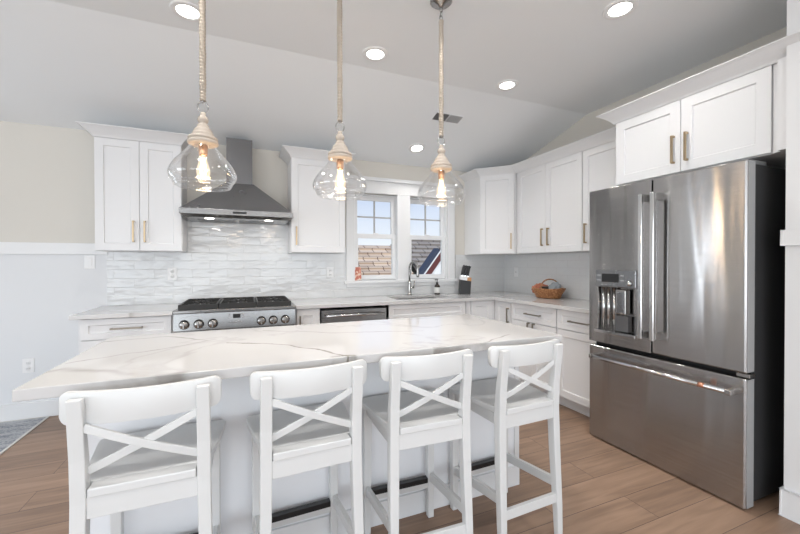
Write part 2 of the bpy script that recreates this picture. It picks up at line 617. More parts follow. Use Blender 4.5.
class MB:
    def __init__(self, T=ident):
        self.bm = bmesh.new()
        self.T = T

    def v(self, p):
        return self.bm.verts.new(self.T(p))

    def f(self, vs, smooth=False):
        try:
            fc = self.bm.faces.new(vs)
            fc.smooth = smooth
            return fc
        except ValueError:
            return None

    def box(self, x0, x1, y0, y1, z0, z1):
        c = [self.v((x, y, z)) for z in (z0, z1) for y in (y0, y1) for x in (x0, x1)]
        for q in ((0, 1, 3, 2), (4, 5, 7, 6), (0, 1, 5, 4), (2, 3, 7, 6), (0, 2, 6, 4), (1, 3, 7, 5)):
            self.f([c[i] for i in q])
        return self

    def hexa(self, bot, top):
        b = [self.v(p) for p in bot]
        t = [self.v(p) for p in top]
        n = len(b)
        self.f(b)
        self.f(t)
        for i in range(n):
            self.f([b[i], b[(i + 1) % n], t[(i + 1) % n], t[i]])
        return self

    def prism(self, pts, z0, z1):      # polygon in xy, extruded in z
        return self.hexa([(x, y, z0) for x, y in pts], [(x, y, z1) for x, y in pts])

    def bar(self, a, b, w, h, up=(0, 0, 1)):
        a, b, up = Vector(a), Vector(b), Vector(up)
        d = (b - a).normalized()
        s = d.cross(up).normalized()
        u = s.cross(d).normalized()
        o = [s * w / 2 + u * h / 2, -s * w / 2 + u * h / 2, -s * w / 2 - u * h / 2, s * w / 2 - u * h / 2]
        return self.hexa([a + k for k in o], [b + k for k in o])

    def sweep(self, pts, w, h, up=(0, 0, 1)):      # rectangular section along a polyline
        pts = [Vector(p) for p in pts]
        rings = []
        for i, p in enumerate(pts):
            d = (pts[min(i + 1, len(pts) - 1)] - pts[max(i - 1, 0)]).normalized()
            s = d.cross(Vector(up)).normalized()
            u = s.cross(d).normalized()
            rings.append([self.v(p + s * a * w / 2 + u * c * h / 2) for a, c in ((1, 1), (-1, 1), (-1, -1), (1, -1))])
        for i in range(len(rings) - 1):
            for k in range(4):
                self.f([rings[i][k], rings[i][(k + 1) % 4], rings[i + 1][(k + 1) % 4], rings[i + 1][k]])
        self.f(rings[0])
        self.f(rings[-1])
        return self

    def tube(self, pts, r, n=12, caps=True, closed=False):
        pts = [Vector(p) for p in pts]
        rr = r if isinstance(r, (list, tuple)) else [r] * len(pts)
        N = len(pts)
        rings = []
        prev = None
        for i, p in enumerate(pts):
            if closed:
                d = (pts[(i + 1) % N] - pts[i - 1]).normalized()
            else:
                d = (pts[min(i + 1, N - 1)] - pts[max(i - 1, 0)]).normalized()
            if prev is None:
                ref = Vector((0, 0, 1)) if abs(d.z) < 0.9 else Vector((1, 0, 0))
                s = d.cross(ref).normalized()
            else:
                s = (prev - d * prev.dot(d)).normalized()
            prev = s
            u = d.cross(s)
            rings.append([self.v(p + (s * math.cos(2 * PI * k / n) + u * math.sin(2 * PI * k / n)) * rr[i]) for k in range(n)])
        for i in range(N if closed else N - 1):
            a, b = rings[i], rings[(i + 1) % N]
            for k in range(n):
                self.f([a[k], a[(k + 1) % n], b[(k + 1) % n], b[k]], True)
        if caps and not closed:
            self.f(rings[0])
            self.f(rings[-1])
        return self

    def lathe(self, prof, c=(0, 0, 0), n=32, sx=1, sy=1, cap0=False, cap1=False, axis='z'):
        rings = []
        c = Vector(c)
        for r, z in prof:
            ring = []
            for k in range(n):
                a = 2 * PI * k / n
                if axis == 'z':
                    q = Vector((r * sx * math.cos(a), r * sy * math.sin(a), z))
                elif axis == 'y':
                    q = Vector((r * math.cos(a), z, r * math.sin(a)))
                else:
                    q = Vector((z, r * math.cos(a), r * math.sin(a)))
                ring.append(self.v(c + q))
            rings.append(ring)
        for i in range(len(rings) - 1):
            for k in range(n):
                self.f([rings[i][k], rings[i][(k + 1) % n], rings[i + 1][(k + 1) % n], rings[i + 1][k]], True)
        if cap0:
            self.f(rings[0])
        if cap1:
            self.f(rings[-1])
        return self

    def panel(self, u0, u1, z0, z1, v0, v1, iu0, iu1, iz0, iz1, depth, ch=0.004):
        """slab in local (u, v, z) whose front (v1) is sunk by depth inside the inner rectangle"""
        R = [(u0, z0), (u1, z0), (u1, z1), (u0, z1)]
        I = [(iu0, iz0), (iu1, iz0), (iu1, iz1), (iu0, iz1)]
        J = [(iu0 + ch, iz0 + ch), (iu1 - ch, iz0 + ch), (iu1 - ch, iz1 - ch), (iu0 + ch, iz1 - ch)]
        A = [self.v((u, v0, z)) for u, z in R]
        B = [self.v((u, v1, z)) for u, z in R]
        Cc = [self.v((u, v1, z)) for u, z in I]
        E = [self.v((u, v1 - depth, z)) for u, z in J]
        self.f(A)
        for i in range(4):
            j = (i + 1) % 4
            self.f([A[i], A[j], B[j], B[i]])
            self.f([B[i], B[j], Cc[j], Cc[i]])
            self.f([Cc[i], Cc[j], E[j], E[i]])
        self.f(E)
        return self

    def shaker(self, u0, u1, z0, z1, v0, th=0.02, st=0.058):
        return self.panel(u0, u1, z0, z1, v0, v0 + th, u0 + st, u1 - st, z0 + st, z1 - st, 0.009)

    def build(self, name, m, parent=None, bevel=0.0, seg=2, smooth=False, label=None, weld=True, solid=0.0, local=False):
        if weld:
            bmesh.ops.remove_doubles(self.bm, verts=self.bm.verts, dist=1e-6)
        bmesh.ops.recalc_face_normals(self.bm, faces=self.bm.faces)
        r = parent
        while r is not None and r.parent is not None:
            r = r.parent
        org = Vector(ORG.get(r.name, (0, 0, 0))) if r is not None else Vector((0, 0, 0))
        if r is not None and not local:
            bmesh.ops.translate(self.bm, verts=self.bm.verts, vec=-org)
        me = D.meshes.new(name)
        self.bm.to_mesh(me)
        self.bm.free()
        if smooth:
            me.polygons.foreach_set('use_smooth', [True] * len(me.polygons))
        me.materials.append(m)
        o = D.objects.new(name, me)
        COL.objects.link(o)
        if parent is not None:
            o.parent = parent
        if solid:
            sm = o.modifiers.new('solid', 'SOLIDIFY')
            sm.thickness = solid
        if bevel:
            bv = o.modifiers.new('bevel', 'BEVEL')
            bv.width = bevel
            bv.segments = seg
            bv.limit_method = 'ANGLE'
            bv.angle_limit = math.radians(40)
            bv.harden_normals = False
        if label:
            o['label'] = label
        return o


def thing(name, label, cat, loc=(0, 0, 0), rz=0.0, group=None):
    o = D.objects.new(name, None)
    o.empty_display_size = 0.1
    COL.objects.link(o)
    o.location = loc
    o.rotation_euler = (0, 0, rz)
    ORG[o.name] = tuple(loc)
    tag(o, label, cat, group)
    return o


def tag(o, label, cat, group=None, kind=None):
    o['label'] = label
    o['category'] = cat
    if group:
        o['group'] = group
    if kind:
        o['kind'] = kind
    return o


def struct(o):
    o['kind'] = 'structure'
    return o


def recenter(o):
    """single-mesh thing: move its origin to the middle of its base"""
    me = o.data
    xs = [v.co.x for v in me.vertices]
    ys = [v.co.y for v in me.vertices]
    zs = [v.co.z for v in me.vertices]
    c = Vector(((min(xs) + max(xs)) / 2, (min(ys) + max(ys)) / 2, min(zs)))
    me.transform(Matrix.Translation(-c))
    o.location = Vector(o.location) + c
    return o


def copy_tree(o, parent=None):
    c = o.copy()
    COL.objects.link(c)
    if parent is not None:
        c.parent = parent
    for ch in list(o.children):
        copy_tree(ch, c)
    return c


# ------------------------------------------------------------------ room
CZT = 0.90          # perimeter counter top
WX0, WX1, WZ0, WZ1 = -2.03, -0.86, 1.075, 2.04        # window opening in the back wall
XL, YR, H = -8.4, -8.4, 2.74
DX0, DX1 = -6.20, -5.30                              # patio door opening

struct(MB().box(XL - .15, 0.15, YR - .15, 0.15, -0.12, 0).build('floor', M_FLOOR))
# back wall around the window and the patio door (upper part beige)
b = MB()
b.box(DX1, WX0, 0, .14, 1.44, 2.50)
b.box(WX1, 0.14, 0, .14, 0, 2.50)
b.box(WX0, WX1, 0, .14, WZ1, 2.50)
b.box(XL, DX0, 0, .14, 1.44, 2.50)
b.box(DX0, DX1, 0, .14, 2.12, 2.50)
struct(b.build('wall_back', M_BEIGE))
b = MB()
b.box(DX1, WX0, -.004, .14, 0, 1.44)
b.box(WX0, WX1, -.004, .14, 0, WZ0)
b.box(XL, DX0, -.004, .14, 0, 1.44)
struct(b.build('wall_back_wainscot', M_WAIN))
struct(MB().box(0, .14, -3.0, 0, 0, 2.30).build('wall_right', M_BEIGE))
struct(MB().box(0, .14, -3.0, 0, 2.30, H + .1).build('wall_right_gable', M_BEIGE))
struct(MB().box(-.655, .14, YR, -3.0, 0, H + .1).build('wall_alcove', M_TRIM))
# rear and left walls with window openings
b = MB()
for (a, c) in ((XL, -8.05), (-5.75, -5.55), (-3.25, -3.05), (-0.75, 0.14)):
    b.box(a, c, YR - .14, YR, 0, H + .1)
for (a, c) in ((-8.05, -5.75), (-5.55, -3.25), (-3.05, -0.75)):
    b.box(a, c, YR - .14, YR, 2.15, H + .1)
struct(b.build('wall_rear', M_BEIGE))
b = MB()
b.box(XL - .14, XL, YR, -5.8, 0, H + .1)
b.box(XL - .14, XL, -2.6, 0.14, 0, H + .1)
b.box(XL - .14, XL, -5.8, -2.6, 0, .45)
b.box(XL - .14, XL, -5.8, -2.6, 2.35, H + .1)
struct(b.build('wall_left', M_BEIGE))
# ceiling: flat part and slope down to the back wall
b = MB()
b.hexa([(XL - .14, YR - .14, H), (.14, YR - .14, H), (.14, -1.28, H), (XL - .14, -1.28, H)],
       [(XL - .14, YR - .14, H + .12), (.14, YR - .14, H + .12), (.14, -1.28, H + .12), (XL - .14, -1.28, H + .12)])
struct(b.build('ceiling', M_CEIL))
b = MB()
b.hexa([(XL - .14, -1.28, H), (.14, -1.28, H), (.14, .14, 2.374), (XL - .14, .14, 2.374)],
       [(XL - .14, -1.28, H + .12), (.14, -1.28, H + .12), (.14, .14, 2.494), (XL - .14, .14, 2.494)])
struct(b.build('ceiling_slope', M_CEIL))


def slope_z(y):
    return H - (y + 1.28) * .33 / 1.28


struct(MB().box(DX1 + .1, -4.262, -.022, 0, 0, .135).build('baseboard_back', M_TRIM, bevel=.004))
b = MB()
b.box(DX1 + .1, -4.241, -.022, 0, 1.346, 1.442)
struct(b.build('trim_1', M_TRIM, bevel=.002))
b = MB()
b.box(-.675, -.655, YR, -3.0 + .012, 1.346, 1.425)
b.box(-.675, -.2, -3.0, -3.0 + .012, 1.346, 1.425)
struct(b.build('trim_2', M_TRIM, bevel=.002))
b = MB()
b.box(-.673, -.655, YR, -3.0 + .010, 0, .135)
b.box(-.673, -.40, -3.0, -3.0 + .010, 0, .135)
struct(b.build('baseboard_right', M_TRIM, bevel=.004))
# patio door
b = MB()
for x0, x1, z0, z1 in ((DX0 - .1, DX0, 0, 2.22), (DX1, DX1 + .1, 0, 2.22), (DX0, DX1, 2.12, 2.22)):
    b.box(x0, x1, -.022, .14, z0, z1)
dr = struct(b.build('door_1', M_TRIM, bevel=.003))
b = MB()
b.box(DX0, -5.86, .04, .09, 0.02, 2.12)
b.box(-5.54, DX1, .04, .09, 0.02, 2.12)
b.box(-5.86, -5.54, .04, .09, 0.02, .22)
b.box(-5.86, -5.54, .04, .09, 1.98, 2.12)
b.build('door_leaf', M_TRIM, dr)
MB().box(-5.86, -5.54, .06, .068, .22, 1.98).build('pane', M_PANE, dr)

# backsplash tiles (part of the room)
b = MB()
b.box(-4.25, -3.64, -.012, -.004, CZT, 1.372)
b.box(-3.64, -2.73, -.012, -.004, CZT, 1.70)
b.box(-2.73, -2.14, -.012, -.004, CZT, 1.372)
b.box(-2.14, -.75, -.012, -.004, CZT, 1.035)
b.box(-.75, -.012, -.012, -.004, CZT, 1.372)
struct(b.build('wall_back_tile', M_TILEX))
struct(MB().box(-.012, 0, -2.0, -.012, CZT, 1.372).build('wall_right_tile', M_TILEY))

# ------------------------------------------------------------------ kitchen window (two double-hung sashes)
b = MB()
b.box(-2.125, WX0, -.028, -.004, 1.06, 2.05)           # left casing
b.box(WX1, -.765, -.028, -.004, 1.06, 2.05)            # right casing
b.box(-1.525, -1.365, -.028, .13, WZ0, 2.05)           # mullion post
b.box(-2.125, -.765, -.030, -.004, 2.05, 2.185)        # head casing
b.box(-2.15, -.74, -.052, -.004, 2.185, 2.225)         # cap
b.box(-2.15, -.74, -.050, .05, 1.045, 1.078)           # stool
b.box(-2.125, -.765, -.026, -.004, 1.005, 1.045)       # apron
b.box(WX0 - .0, WX0 + .012, 0, .13, WZ0, WZ1)
b.box(WX1 - .012, WX1, 0, .13, WZ0, WZ1)
b.box(WX0, WX1, 0, .13, WZ1 - .012, WZ1 + .01)
b.box(WX0, WX1, 0.05, .13, WZ0 - .02, WZ0 + .012)
struct(b.build('trim_3', M_TRIM, bevel=.003))
for i, (a, c) in enumerate(((WX0 + .012, -1.525), (-1.365, WX1 - .012))):
    fr = MB()
    s = .042
    # upper sash (outer), lower sash (inner)
    for (z0, z1, y0) in ((1.555, WZ1 - .012, .062), (WZ0 + .012, 1.598, .028)):
        y1 = y0 + .03
        fr.box(a, a + s, y0, y1, z0, z1)
        fr.box(c - s, c, y0, y1, z0, z1)
        fr.box(a + s, c - s, y0, y1, z0, z0 + .048)
        fr.box(a + s, c - s, y0, y1, z1 - .048, z1)
    w = struct(fr.build('window_%d' % (i + 1), M_TRIM, bevel=.002))
    xm = (a + c) / 2
    g = MB()
    g.box(xm - .008, xm + .008, .066, .082, 1.60, 1.985)
    g.box(a + s, xm - .008, .066, .082, 1.785, 1.801)
    g.box(xm + .008, c - s, .066, .082, 1.785, 1.801)
    g.build('muntin', M_VENTL, w, label='grey window muntins')
    g = MB()
    g.box(a + s, c - s, .083, .087, 1.60, 1.985)
    g.box(a + s, c - s, .041, .045, 1.13, 1.555)
    g.build('pane', M_PANE, w)
    MB().box(xm - .03, xm + .03, .018, .040, 1.598, 1.61).build('sash_lock', M_TRIM, w, bevel=.003)

# ------------------------------------------------------------------ outside
struct(MB().box(-30, 30, 1, 60, -3.1, -3.0).build('ground_outside', M_GRASS))


def roof_quad(name, pts, m, parent, th=.06):
    """thick shingled roof plane with UVs in metres; pts: eave-left, eave-right, ridge-right, ridge-left"""
    P = [Vector(p) - Vector(ORG[parent.name]) for p in pts]
    n = (P[1] - P[0]).cross(P[3] - P[0]).normalized()
    bm = bmesh.new()
    uvl = bm.loops.layers.uv.new('UVMap')
    e = (P[1] - P[0]).normalized()
    u = n.cross(e)
    rows = max(1, int((P[3] - P[0]).length / 0.255))

    def quad(vs):
        fc = bm.faces.new([bm.verts.new(q) for q in vs])
        for lp in fc.loops:
            d = lp.vert.co - P[0]
            lp[uvl].uv = (d.dot(e), d.dot(u) + .02)
    for r in range(rows):
        t0, t1 = r / rows, (r + 1) / rows
        l0, l1 = P[0].lerp(P[3], t0), P[0].lerp(P[3], t1)
        r0, r1 = P[1].lerp(P[2], t0), P[1].lerp(P[2], t1)
        quad([l0 + n * .05, r0 + n * .05, r1 + n * .005, l1 + n * .005])
        quad([l0, r0, r0 + n * .05, l0 + n * .05])
    quad([P[0] - n * th, P[3] - n * th, P[2] - n * th, P[1] - n * th])
    me = D.meshes.new(name)
    bm.to_mesh(me)
    bm.free()
    me.materials.append(m)
    o = D.objects.new(name, me)
    COL.objects.link(o)
    o.parent = parent
    return o


h1 = thing('neighbor_house', 'house with tan shingled roof seen through the window above the counter, by the card', 'house', (-2.0, 6, -3))
roof_quad('roof', [(-5.6, 4.2, .42), (1.05, 4.2, .42), (1.05, 6.6, 1.81), (-5.6, 6.6, 1.81)], M_SHT, h1)
roof_quad('roof', [(1.05, 9.0, .42), (-5.6, 9.0, .42), (-5.6, 6.6, 1.81), (1.05, 6.6, 1.81)], M_SHT, h1)
MB().hexa([(-5.4, 4.6, -3), (.8, 4.6, -3), (.8, 8.6, -3), (-5.4, 8.6, -3)],
          [(-5.4, 4.6, .40), (.8, 4.6, .40), (.8, 8.6, .40), (-5.4, 8.6, .40)]).build('wall', M_SIDING, h1)
h2 = thing('neighbor_house', 'house with grey brown shingled roof seen through the window behind the faucet', 'house', (4.0, 7.5, -3))
roof_quad('roof', [(1.36, 4.6, .50), (8.0, 4.6, .50), (8.0, 7.2, 2.13), (1.36, 7.2, 2.13)], M_SHG, h2)
roof_quad('roof', [(8.0, 9.8, .50), (1.36, 9.8, .50), (1.36, 7.2, 2.13), (8.0, 7.2, 2.13)], M_SHG, h2)
MB().box(1.6, 7.8, 5.0, 9.4, -3, .45).build('wall', M_SIDING, h2)
h3 = thing('neighbor_house', 'dark roofed gable with a deep red rake board and white trim outside the window', 'house', (1.0, 3.2, -3))
sl = Vector((.381, 0, .485)).normalized()
nr = Vector((-sl.z, 0, sl.x))
A0 = Vector((.311, 3.0, 1.026)) - sl * 1.2
A1 = Vector((.311, 3.0, 1.026)) + sl * .66


def slab(n0, n1, y0, y1):
    bb = MB()
    ps = [A0 + nr * n0, A1 + nr * n0, A1 + nr * n1, A0 + nr * n1]
    bb.hexa([(q.x, y0, q.z) for q in ps], [(q.x, y1, q.z) for q in ps])
    return bb


slab(.012, .085, 3.02, 3.22).build('roof', M_NAVY, h3)
slab(-.008, .012, 2.99, 3.22).build('trim_strip', M_SIDING, h3)
slab(-.125, -.008, 3.0, 3.22).build('rake_board', M_RED, h3)
bb = MB()
ps = [A0 + nr * -.125, A1 + nr * -.125, Vector((A1.x + 1.2, 3, A1.z)), Vector((A1.x + 1.2, 3, -3)), Vector((A0.x, 3, -3))]
bb.hexa([(q.x, 3.03, q.z) for q in ps], [(q.x, 3.2, q.z) for q in ps]).build('wall', M_SIDING, h3)

# ------------------------------------------------------------------ cabinets
UB, UT = 1.372, 2.278


def pull(T, u, z, vertical, length, v0, m, parent, name='handle'):
    b_ = MB(T)
    w, out = .012, .032
    h = length / 2
    if vertical:
        b_.box(u - w / 2, u + w / 2, v0 + out - .010, v0 + out, z - h, z + h)
        for s in (-1, 1):
            b_.box(u - w / 2, u + w / 2, v0, v0 + out - .010, z + s * (h - .006) - .006, z + s * (h - .006) + .006)
    else:
        b_.box(u - h, u + h, v0 + out - .010, v0 + out, z - w / 2, z + w / 2)
        for s in (-1, 1):
            b_.box(u + s * (h - .006) - .006, u + s * (h - .006) + .006, v0, v0 + out - .010, z - w / 2, z + w / 2)
    return b_.build(name, m, parent, bevel=.0012)


def crown(path, m, parent, name='crown_molding', zb=2.272, zt=2.350):
    k_ = zt - zb
    prof = [(0.0, zb), (.004, zb), (.010, zb + .16 * k_), (.024, zb + .36 * k_), (.044, zb + .58 * k_), (.066, zb + .80 * k_), (.080, zb + .90 * k_), (.085, zb + .93 * k_), (.085, zt), (0.0, zt)]
    pts = [Vector((x, y, 0)) for x, y in path]
    n = len(pts)
    dirs = [(pts[i + 1] - pts[i]).normalized() for i in range(n - 1)]
    nrm = [Vector((d.y, -d.x, 0)) for d in dirs]       # right-hand side of travel is outwards
    b_ = MB()
    rings = []
    for i, p in enumerate(pts):
        if i == 0:
            mv = nrm[0]
        elif i == n - 1:
            mv = nrm[-1]
        else:
            mv = (nrm[i - 1] + nrm[i])
            mv = mv / (1 + nrm[i - 1].dot(nrm[i]))
        rings.append([b_.v((p.x + mv.x * o, p.y + mv.y * o, z)) for o, z in prof])
    k = len(prof)
    for i in range(n - 1):
        for j in range(k):
            b_.f([rings[i][j], rings[i][(j + 1) % k], rings[i + 1][(j + 1) % k], rings[i + 1][j]])
    b_.f(rings[0])
    b_.f(rings[-1])
    return b_.build(name, m, parent)


def upper(T, name_label, u0, u1, doors, depth=.31, z0=UB, z1=UT, pulls=(), m=M_BRASS, zp=1.53, plen=.175, wall=.014, top=2.284):
    org = T(((u0 + u1) / 2, .0, z0))
    t = thing('upper_cabinet', name_label, 'cabinet', tuple(org))
    MB(T).box(u0, u1, wall, depth, z0, 2.349).build('body', M_CAB, t, bevel=.001)
    for (a, c) in doors:
        d = MB(T).shaker(a, c, z0 + .003, top - .014, depth + .001).build('door', M_CAB, t, bevel=.0015)
        for (pu, side) in pulls:
            if a < pu < c:
                pull(T, pu, zp, True, plen, depth + .021, m, d)
    return t


c = upper(TB, 'white two-door upper cabinet on the wall left of the range hood', -4.239, -3.637,
          [(-4.236, -3.9395), (-3.9365, -3.640)], pulls=[(-3.978, 1), (-3.900, 1)], wall=.001)
crown([(-3.637, -.002), (-3.637, -.33), (-4.239, -.33), (-4.239, -.002)][::-1], M_CAB, c)
c = upper(TB, 'white single-door upper cabinet between the range hood and the window', -2.734, -2.212,
          [(-2.731, -2.215)], pulls=[(-2.69, 1)], wall=.001)
crown([(-2.212, -.002), (-2.212, -.33), (-2.734, -.33), (-2.734, -.002)][::-1], M_CAB, c)
# corner cabinet with diagonal door
t = thing('upper_cabinet', 'white diagonal corner upper cabinet between the window and the right wall cabinets', 'cabinet', (-.3, -.3, UB))
MB().prism([(-.61, -.001), (-.61, -.33), (-.33, -.61), (-.014, -.61), (-.014, -.001)], UB, 2.349).build('body', M_CAB, t, bevel=.001)
A = Vector((-.61, -.33, 0))
B = Vector((-.33, -.61, 0))
dd = (B - A).normalized()
on = Vector((dd.y, -dd.x, 0))
if on.dot(Vector((-1, -1, 0))) < 0:
    on = -on


def TD(p):
    q = A + dd * p[0] + on * p[1]
    return Vector((q.x, q.y, p[2]))


L = (B - A).length
d = MB(TD).shaker(.012, L - .012, UB + .003, 2.270, .001, st=.055).build('door', M_CAB, t, bevel=.0015)
pull(TD, L - .042, 1.515, True, .175, .021, M_BRASS, d)
upper(TR, 'white two-door upper cabinet on the right wall, next to the diagonal corner cabinet', .612, 1.508,
      [(.650, 1.068), (1.071, 1.505)], pulls=[(1.030, 1), (1.112, 1)])
upper(TR, 'white single-door upper cabinet on the right wall, beside the one over the refrigerator', 1.510, 1.984,
      [(1.513, 1.981)], pulls=[(1.553, 1)])
t = thing('crown_molding', 'white crown molding running along the corner and right wall upper cabinets', 'molding', (-.33, -1.0, 2.238))
crown([(-.61, -.002), (-.61, -.33), (-.33, -.61), (-.33, -2.032)][::1], M_CAB, t, name='molding')
# cabinet above the refrigerator
t = thing('upper_cabinet', 'deep white two-door cabinet above the steel refrigerator', 'cabinet', (-.3, -2.5, 1.83))
MB().box(-.59, -.014, -2.998, -2.034, 1.832, 2.367).build('body', M_CAB, t, bevel=.001)
for a, cc, pu in ((2.052, 2.4885, 2.452), (2.4915, 2.925, 2.530)):
    d = MB(TR).shaker(a, cc, 1.836, 2.288, .591, st=.062).build('door', M_CAB, t, bevel=.0015)
    pull(TR, pu, 1.983, True, .175, .611, M_BRASS, d)
MB(TR).box(1.9845, 2.0335, .014, .330, 1.832, 2.349).build('filler_strip', M_CAB, t)
MB(TR).box(2.928, 2.960, .590, .602, 1.832, 2.29).build('filler_strip', M_CAB, t)
MB(TR).box(2.960, 2.998, .590, .640, 1.832, 2.29).build('filler_strip', M_CAB, t)
crown([(-.42, -2.034), (-.61, -2.034), (-.61, -3.003), (-.60, -3.003)], M_CAB, t, zb=2.290, zt=2.368)


def base_cab(T, label, u0, u1, fronts, depth=.609, ztop=.868, wall=.014):
    org = T(((u0 + u1) / 2, .3, 0))
    t_ = thing('base_cabinet', label, 'cabinet', (org.x, org.y, 0))
    MB(T).box(u0, u1, wall, depth, .10, ztop).build('body', M_CAB, t_, bevel=.001)
    MB(T).box(u0, u1, wall, depth - .07, 0, .10).build('toe_kick', M_CAB, t_)
    for kind, a, cc, z0, z1, pl in fronts:
        st = .045 if kind == 'drawer' else .058
        d_ = MB(T).shaker(a, cc, z0, z1, depth + .001, st=st).build(kind, M_CAB, t_, bevel=.0015)
        if pl:
            pull(T, pl[0], pl[1], pl[2], pl[3], depth + .021, M_PULL_DIM, d_)
    return t_


base_cab(TB, 'white base cabinet with a drawer left of the range', -4.253, -3.660,
         [('drawer', -4.235, -3.672, .712, .862, (-3.955, .787, False, .20)),
          ('door', -4.235, -3.955, .115, .706, (-3.985, .62, True, .15)), ('door', -3.952, -3.672, .115, .706, (-3.922, .62, True, .15))])
base_cab(TB, 'narrow white base cabinet between the range and the dishwasher', -2.732, -2.520,
         [('door', -2.725, -2.526, .115, .862, (-2.70, .73, True, .15))])
base_cab(TB, 'white base cabinet under the sink', -1.885, -.985,
         [('drawer', -1.862, -1.0, .712, .862, None),
          ('door', -1.862, -1.4325, .115, .706, (-1.465, .62, True, .15)), ('door', -1.4295, -1.0, .115, .706, (-1.397, .62, True, .15))],
         ztop=.60)
base_cab(TB, 'white corner base cabinet right of the sink', -.982, -.632,
         [('door', -.925, -.655, .115, .862, None)])
MB(TB).box(-.652, -.632, .609, .630, .10, .866).build('filler_strip', M_CAB, D.objects['base_cabinet.003'])
cb = base_cab(TR, 'white corner base cabinet with one tall door on the right wall run', .634, .900,
         [('door', .645, .895, .115, .862, (.868, .727, True, .15))])
MB(TR).box(.6335, .643, .609, .630, .10, .866).build('filler_strip', M_CAB, cb)
base_cab(TR, 'white base cabinet below the wicker basket, drawer over doors', .902, 1.505,
         [('drawer', .910, 1.500, .700, .862, (1.222, .778, False, .20)),
          ('door', .910, 1.2035, .115, .694, (1.17, .62, True, .15)), ('door', 1.2065, 1.500, .115, .694, (1.24, .62, True, .15))])
base_cab(TR, 'white base cabinet with drawer and door beside the refrigerator', 1.507, 1.975,
         [('drawer', 1.512, 1.970, .700, .862, (1.75, .778, False, .20)),
          ('door', 1.512, 1.970, .115, .694, None)])

# ------------------------------------------------------------------ counters
ZC0 = .868
b = MB()
b.box(-4.29, -3.658, -.662, -.013, ZC0, CZT)
o = b.build('countertop', M_QUARTZ, bevel=.002)
tag(recenter(o), 'short white veined quartz countertop left of the range', 'countertop')
SK = (-1.72, -1.10, -.50, -.14)       # sink opening
b = MB()
xs = [-2.734, SK[0], SK[1], -.662, -.013]
ys = [-1.982, -.662, SK[2], SK[3], -.013]
grid = {}
for i, x in enumerate(xs):
    for j, y in enumerate(ys):
        for k, z in enumerate((ZC0, CZT)):
            grid[i, j, k] = (x, y, z)
cells = [(i, j) for i in range(4) for j in range(4) if not (j == 0 and i != 3) and not (i == 1 and j == 2)]
vt = {q: b.v(p) for q, p in grid.items()}
for (i, j) in cells:
    for k in (0, 1):
        b.f([vt[i, j, k], vt[i + 1, j, k], vt[i + 1, j + 1, k], vt[i, j + 1, k]])
    for (di, dj, e) in ((-1, 0, ((0, 0), (0, 1))), (1, 0, ((1, 0), (1, 1))), (0, -1, ((0, 0), (1, 0))), (0, 1, ((0, 1), (1, 1)))):
        if (i + di, j + dj) not in cells:
            (a0, a1), (b0, b1) = e
            b.f([vt[i + a0, j + a1, 0], vt[i + b0, j + b1, 0], vt[i + b0, j + b1, 1], vt[i + a0, j + a1, 1]])
for q, vv in vt.items():
    if not vv.link_faces:
        b.bm.verts.remove(vv)
o = b.build('countertop', M_QUARTZ, bevel=.002, weld=False)
tag(recenter(o), 'long L-shaped white veined quartz countertop around the sink and corner', 'countertop')
# sink
t = thing('sink', 'undermount steel sink below the window', 'sink', (-1.41, -.32, .66))
b = MB()
x0, x1, y0, y1 = SK
O = [(x0 - .02, y0 - .02), (x1 + .02, y0 - .02), (x1 + .02, y1 + .02), (x0 - .02, y1 + .02)]
I = [(x0 + .004, y0 + .004), (x1 - .004, y0 + .004), (x1 - .004, y1 - .004), (x0 + .004, y1 - .004)]
zt = ZC0 - .001
ov = [b.v((x, y, zt)) for x, y in O]
iv = [b.v((x, y, zt)) for x, y in I]
ib = [b.v((x, y, .68)) for x, y in I]
ob = [b.v((x, y, .672)) for x, y in I]
for i in range(4):
    j = (i + 1) % 4
    b.f([ov[i], ov[j], iv[j], iv[i]])
    b.f([iv[i], iv[j], ib[j], ib[i]])
b.f(ib)
b.build('basin', M_SINK, t, solid=.002)
MB().lathe([(.0, .6805), (.04, .6805), (.045, .684), (.0, .684)], (-1.41, -.32, 0), 20).build('drain', M_CHROME, t)

# faucet
fx, fy = -1.405, -.095
t = thing('faucet', 'tall arched steel pull-down faucet behind the sink', 'faucet', (fx, fy, CZT))
MB().lathe([(.0, 0), (.028, 0), (.028, .006), (.022, .012), (.0185, .06), (.0175, .13), (.014, .16), (0, .16)], (fx, fy, CZT), 24).build('base', M_NICKEL, t)
pts = [(fx, fy, CZT + .14), (fx, fy, 1.15), (fx, fy, 1.225)]
R = .055
aim = Vector((.55, -.83, 0)).normalized()
for k in range(0, 11):
    a = PI - PI * k / 10
    q = Vector((fx, fy, 1.225)) + aim * (R + R * math.cos(a)) + Vector((0, 0, R * math.sin(a)))
    pts.append(tuple(q))
MB().tube(pts, .0115, 14).build('spout', M_NICKEL, t)
e0 = Vector(pts[-1])
MB().tube([e0 + Vector((0, 0, .004)), e0 - Vector((0, 0, .02)), e0 - Vector((0, 0, .10)), e0 - Vector((0, 0, .115))], [.0135, .0155, .017, .015], 14).build('spray_head', M_NICKEL, t)
MB().tube([(fx, fy, CZT + .085), (fx + .055, fy, CZT + .087)], .010, 12).tube([(fx + .052, fy, CZT + .08), (fx + .062, fy, CZT + .165)], .006, 10).build('lever', M_NICKEL, t)

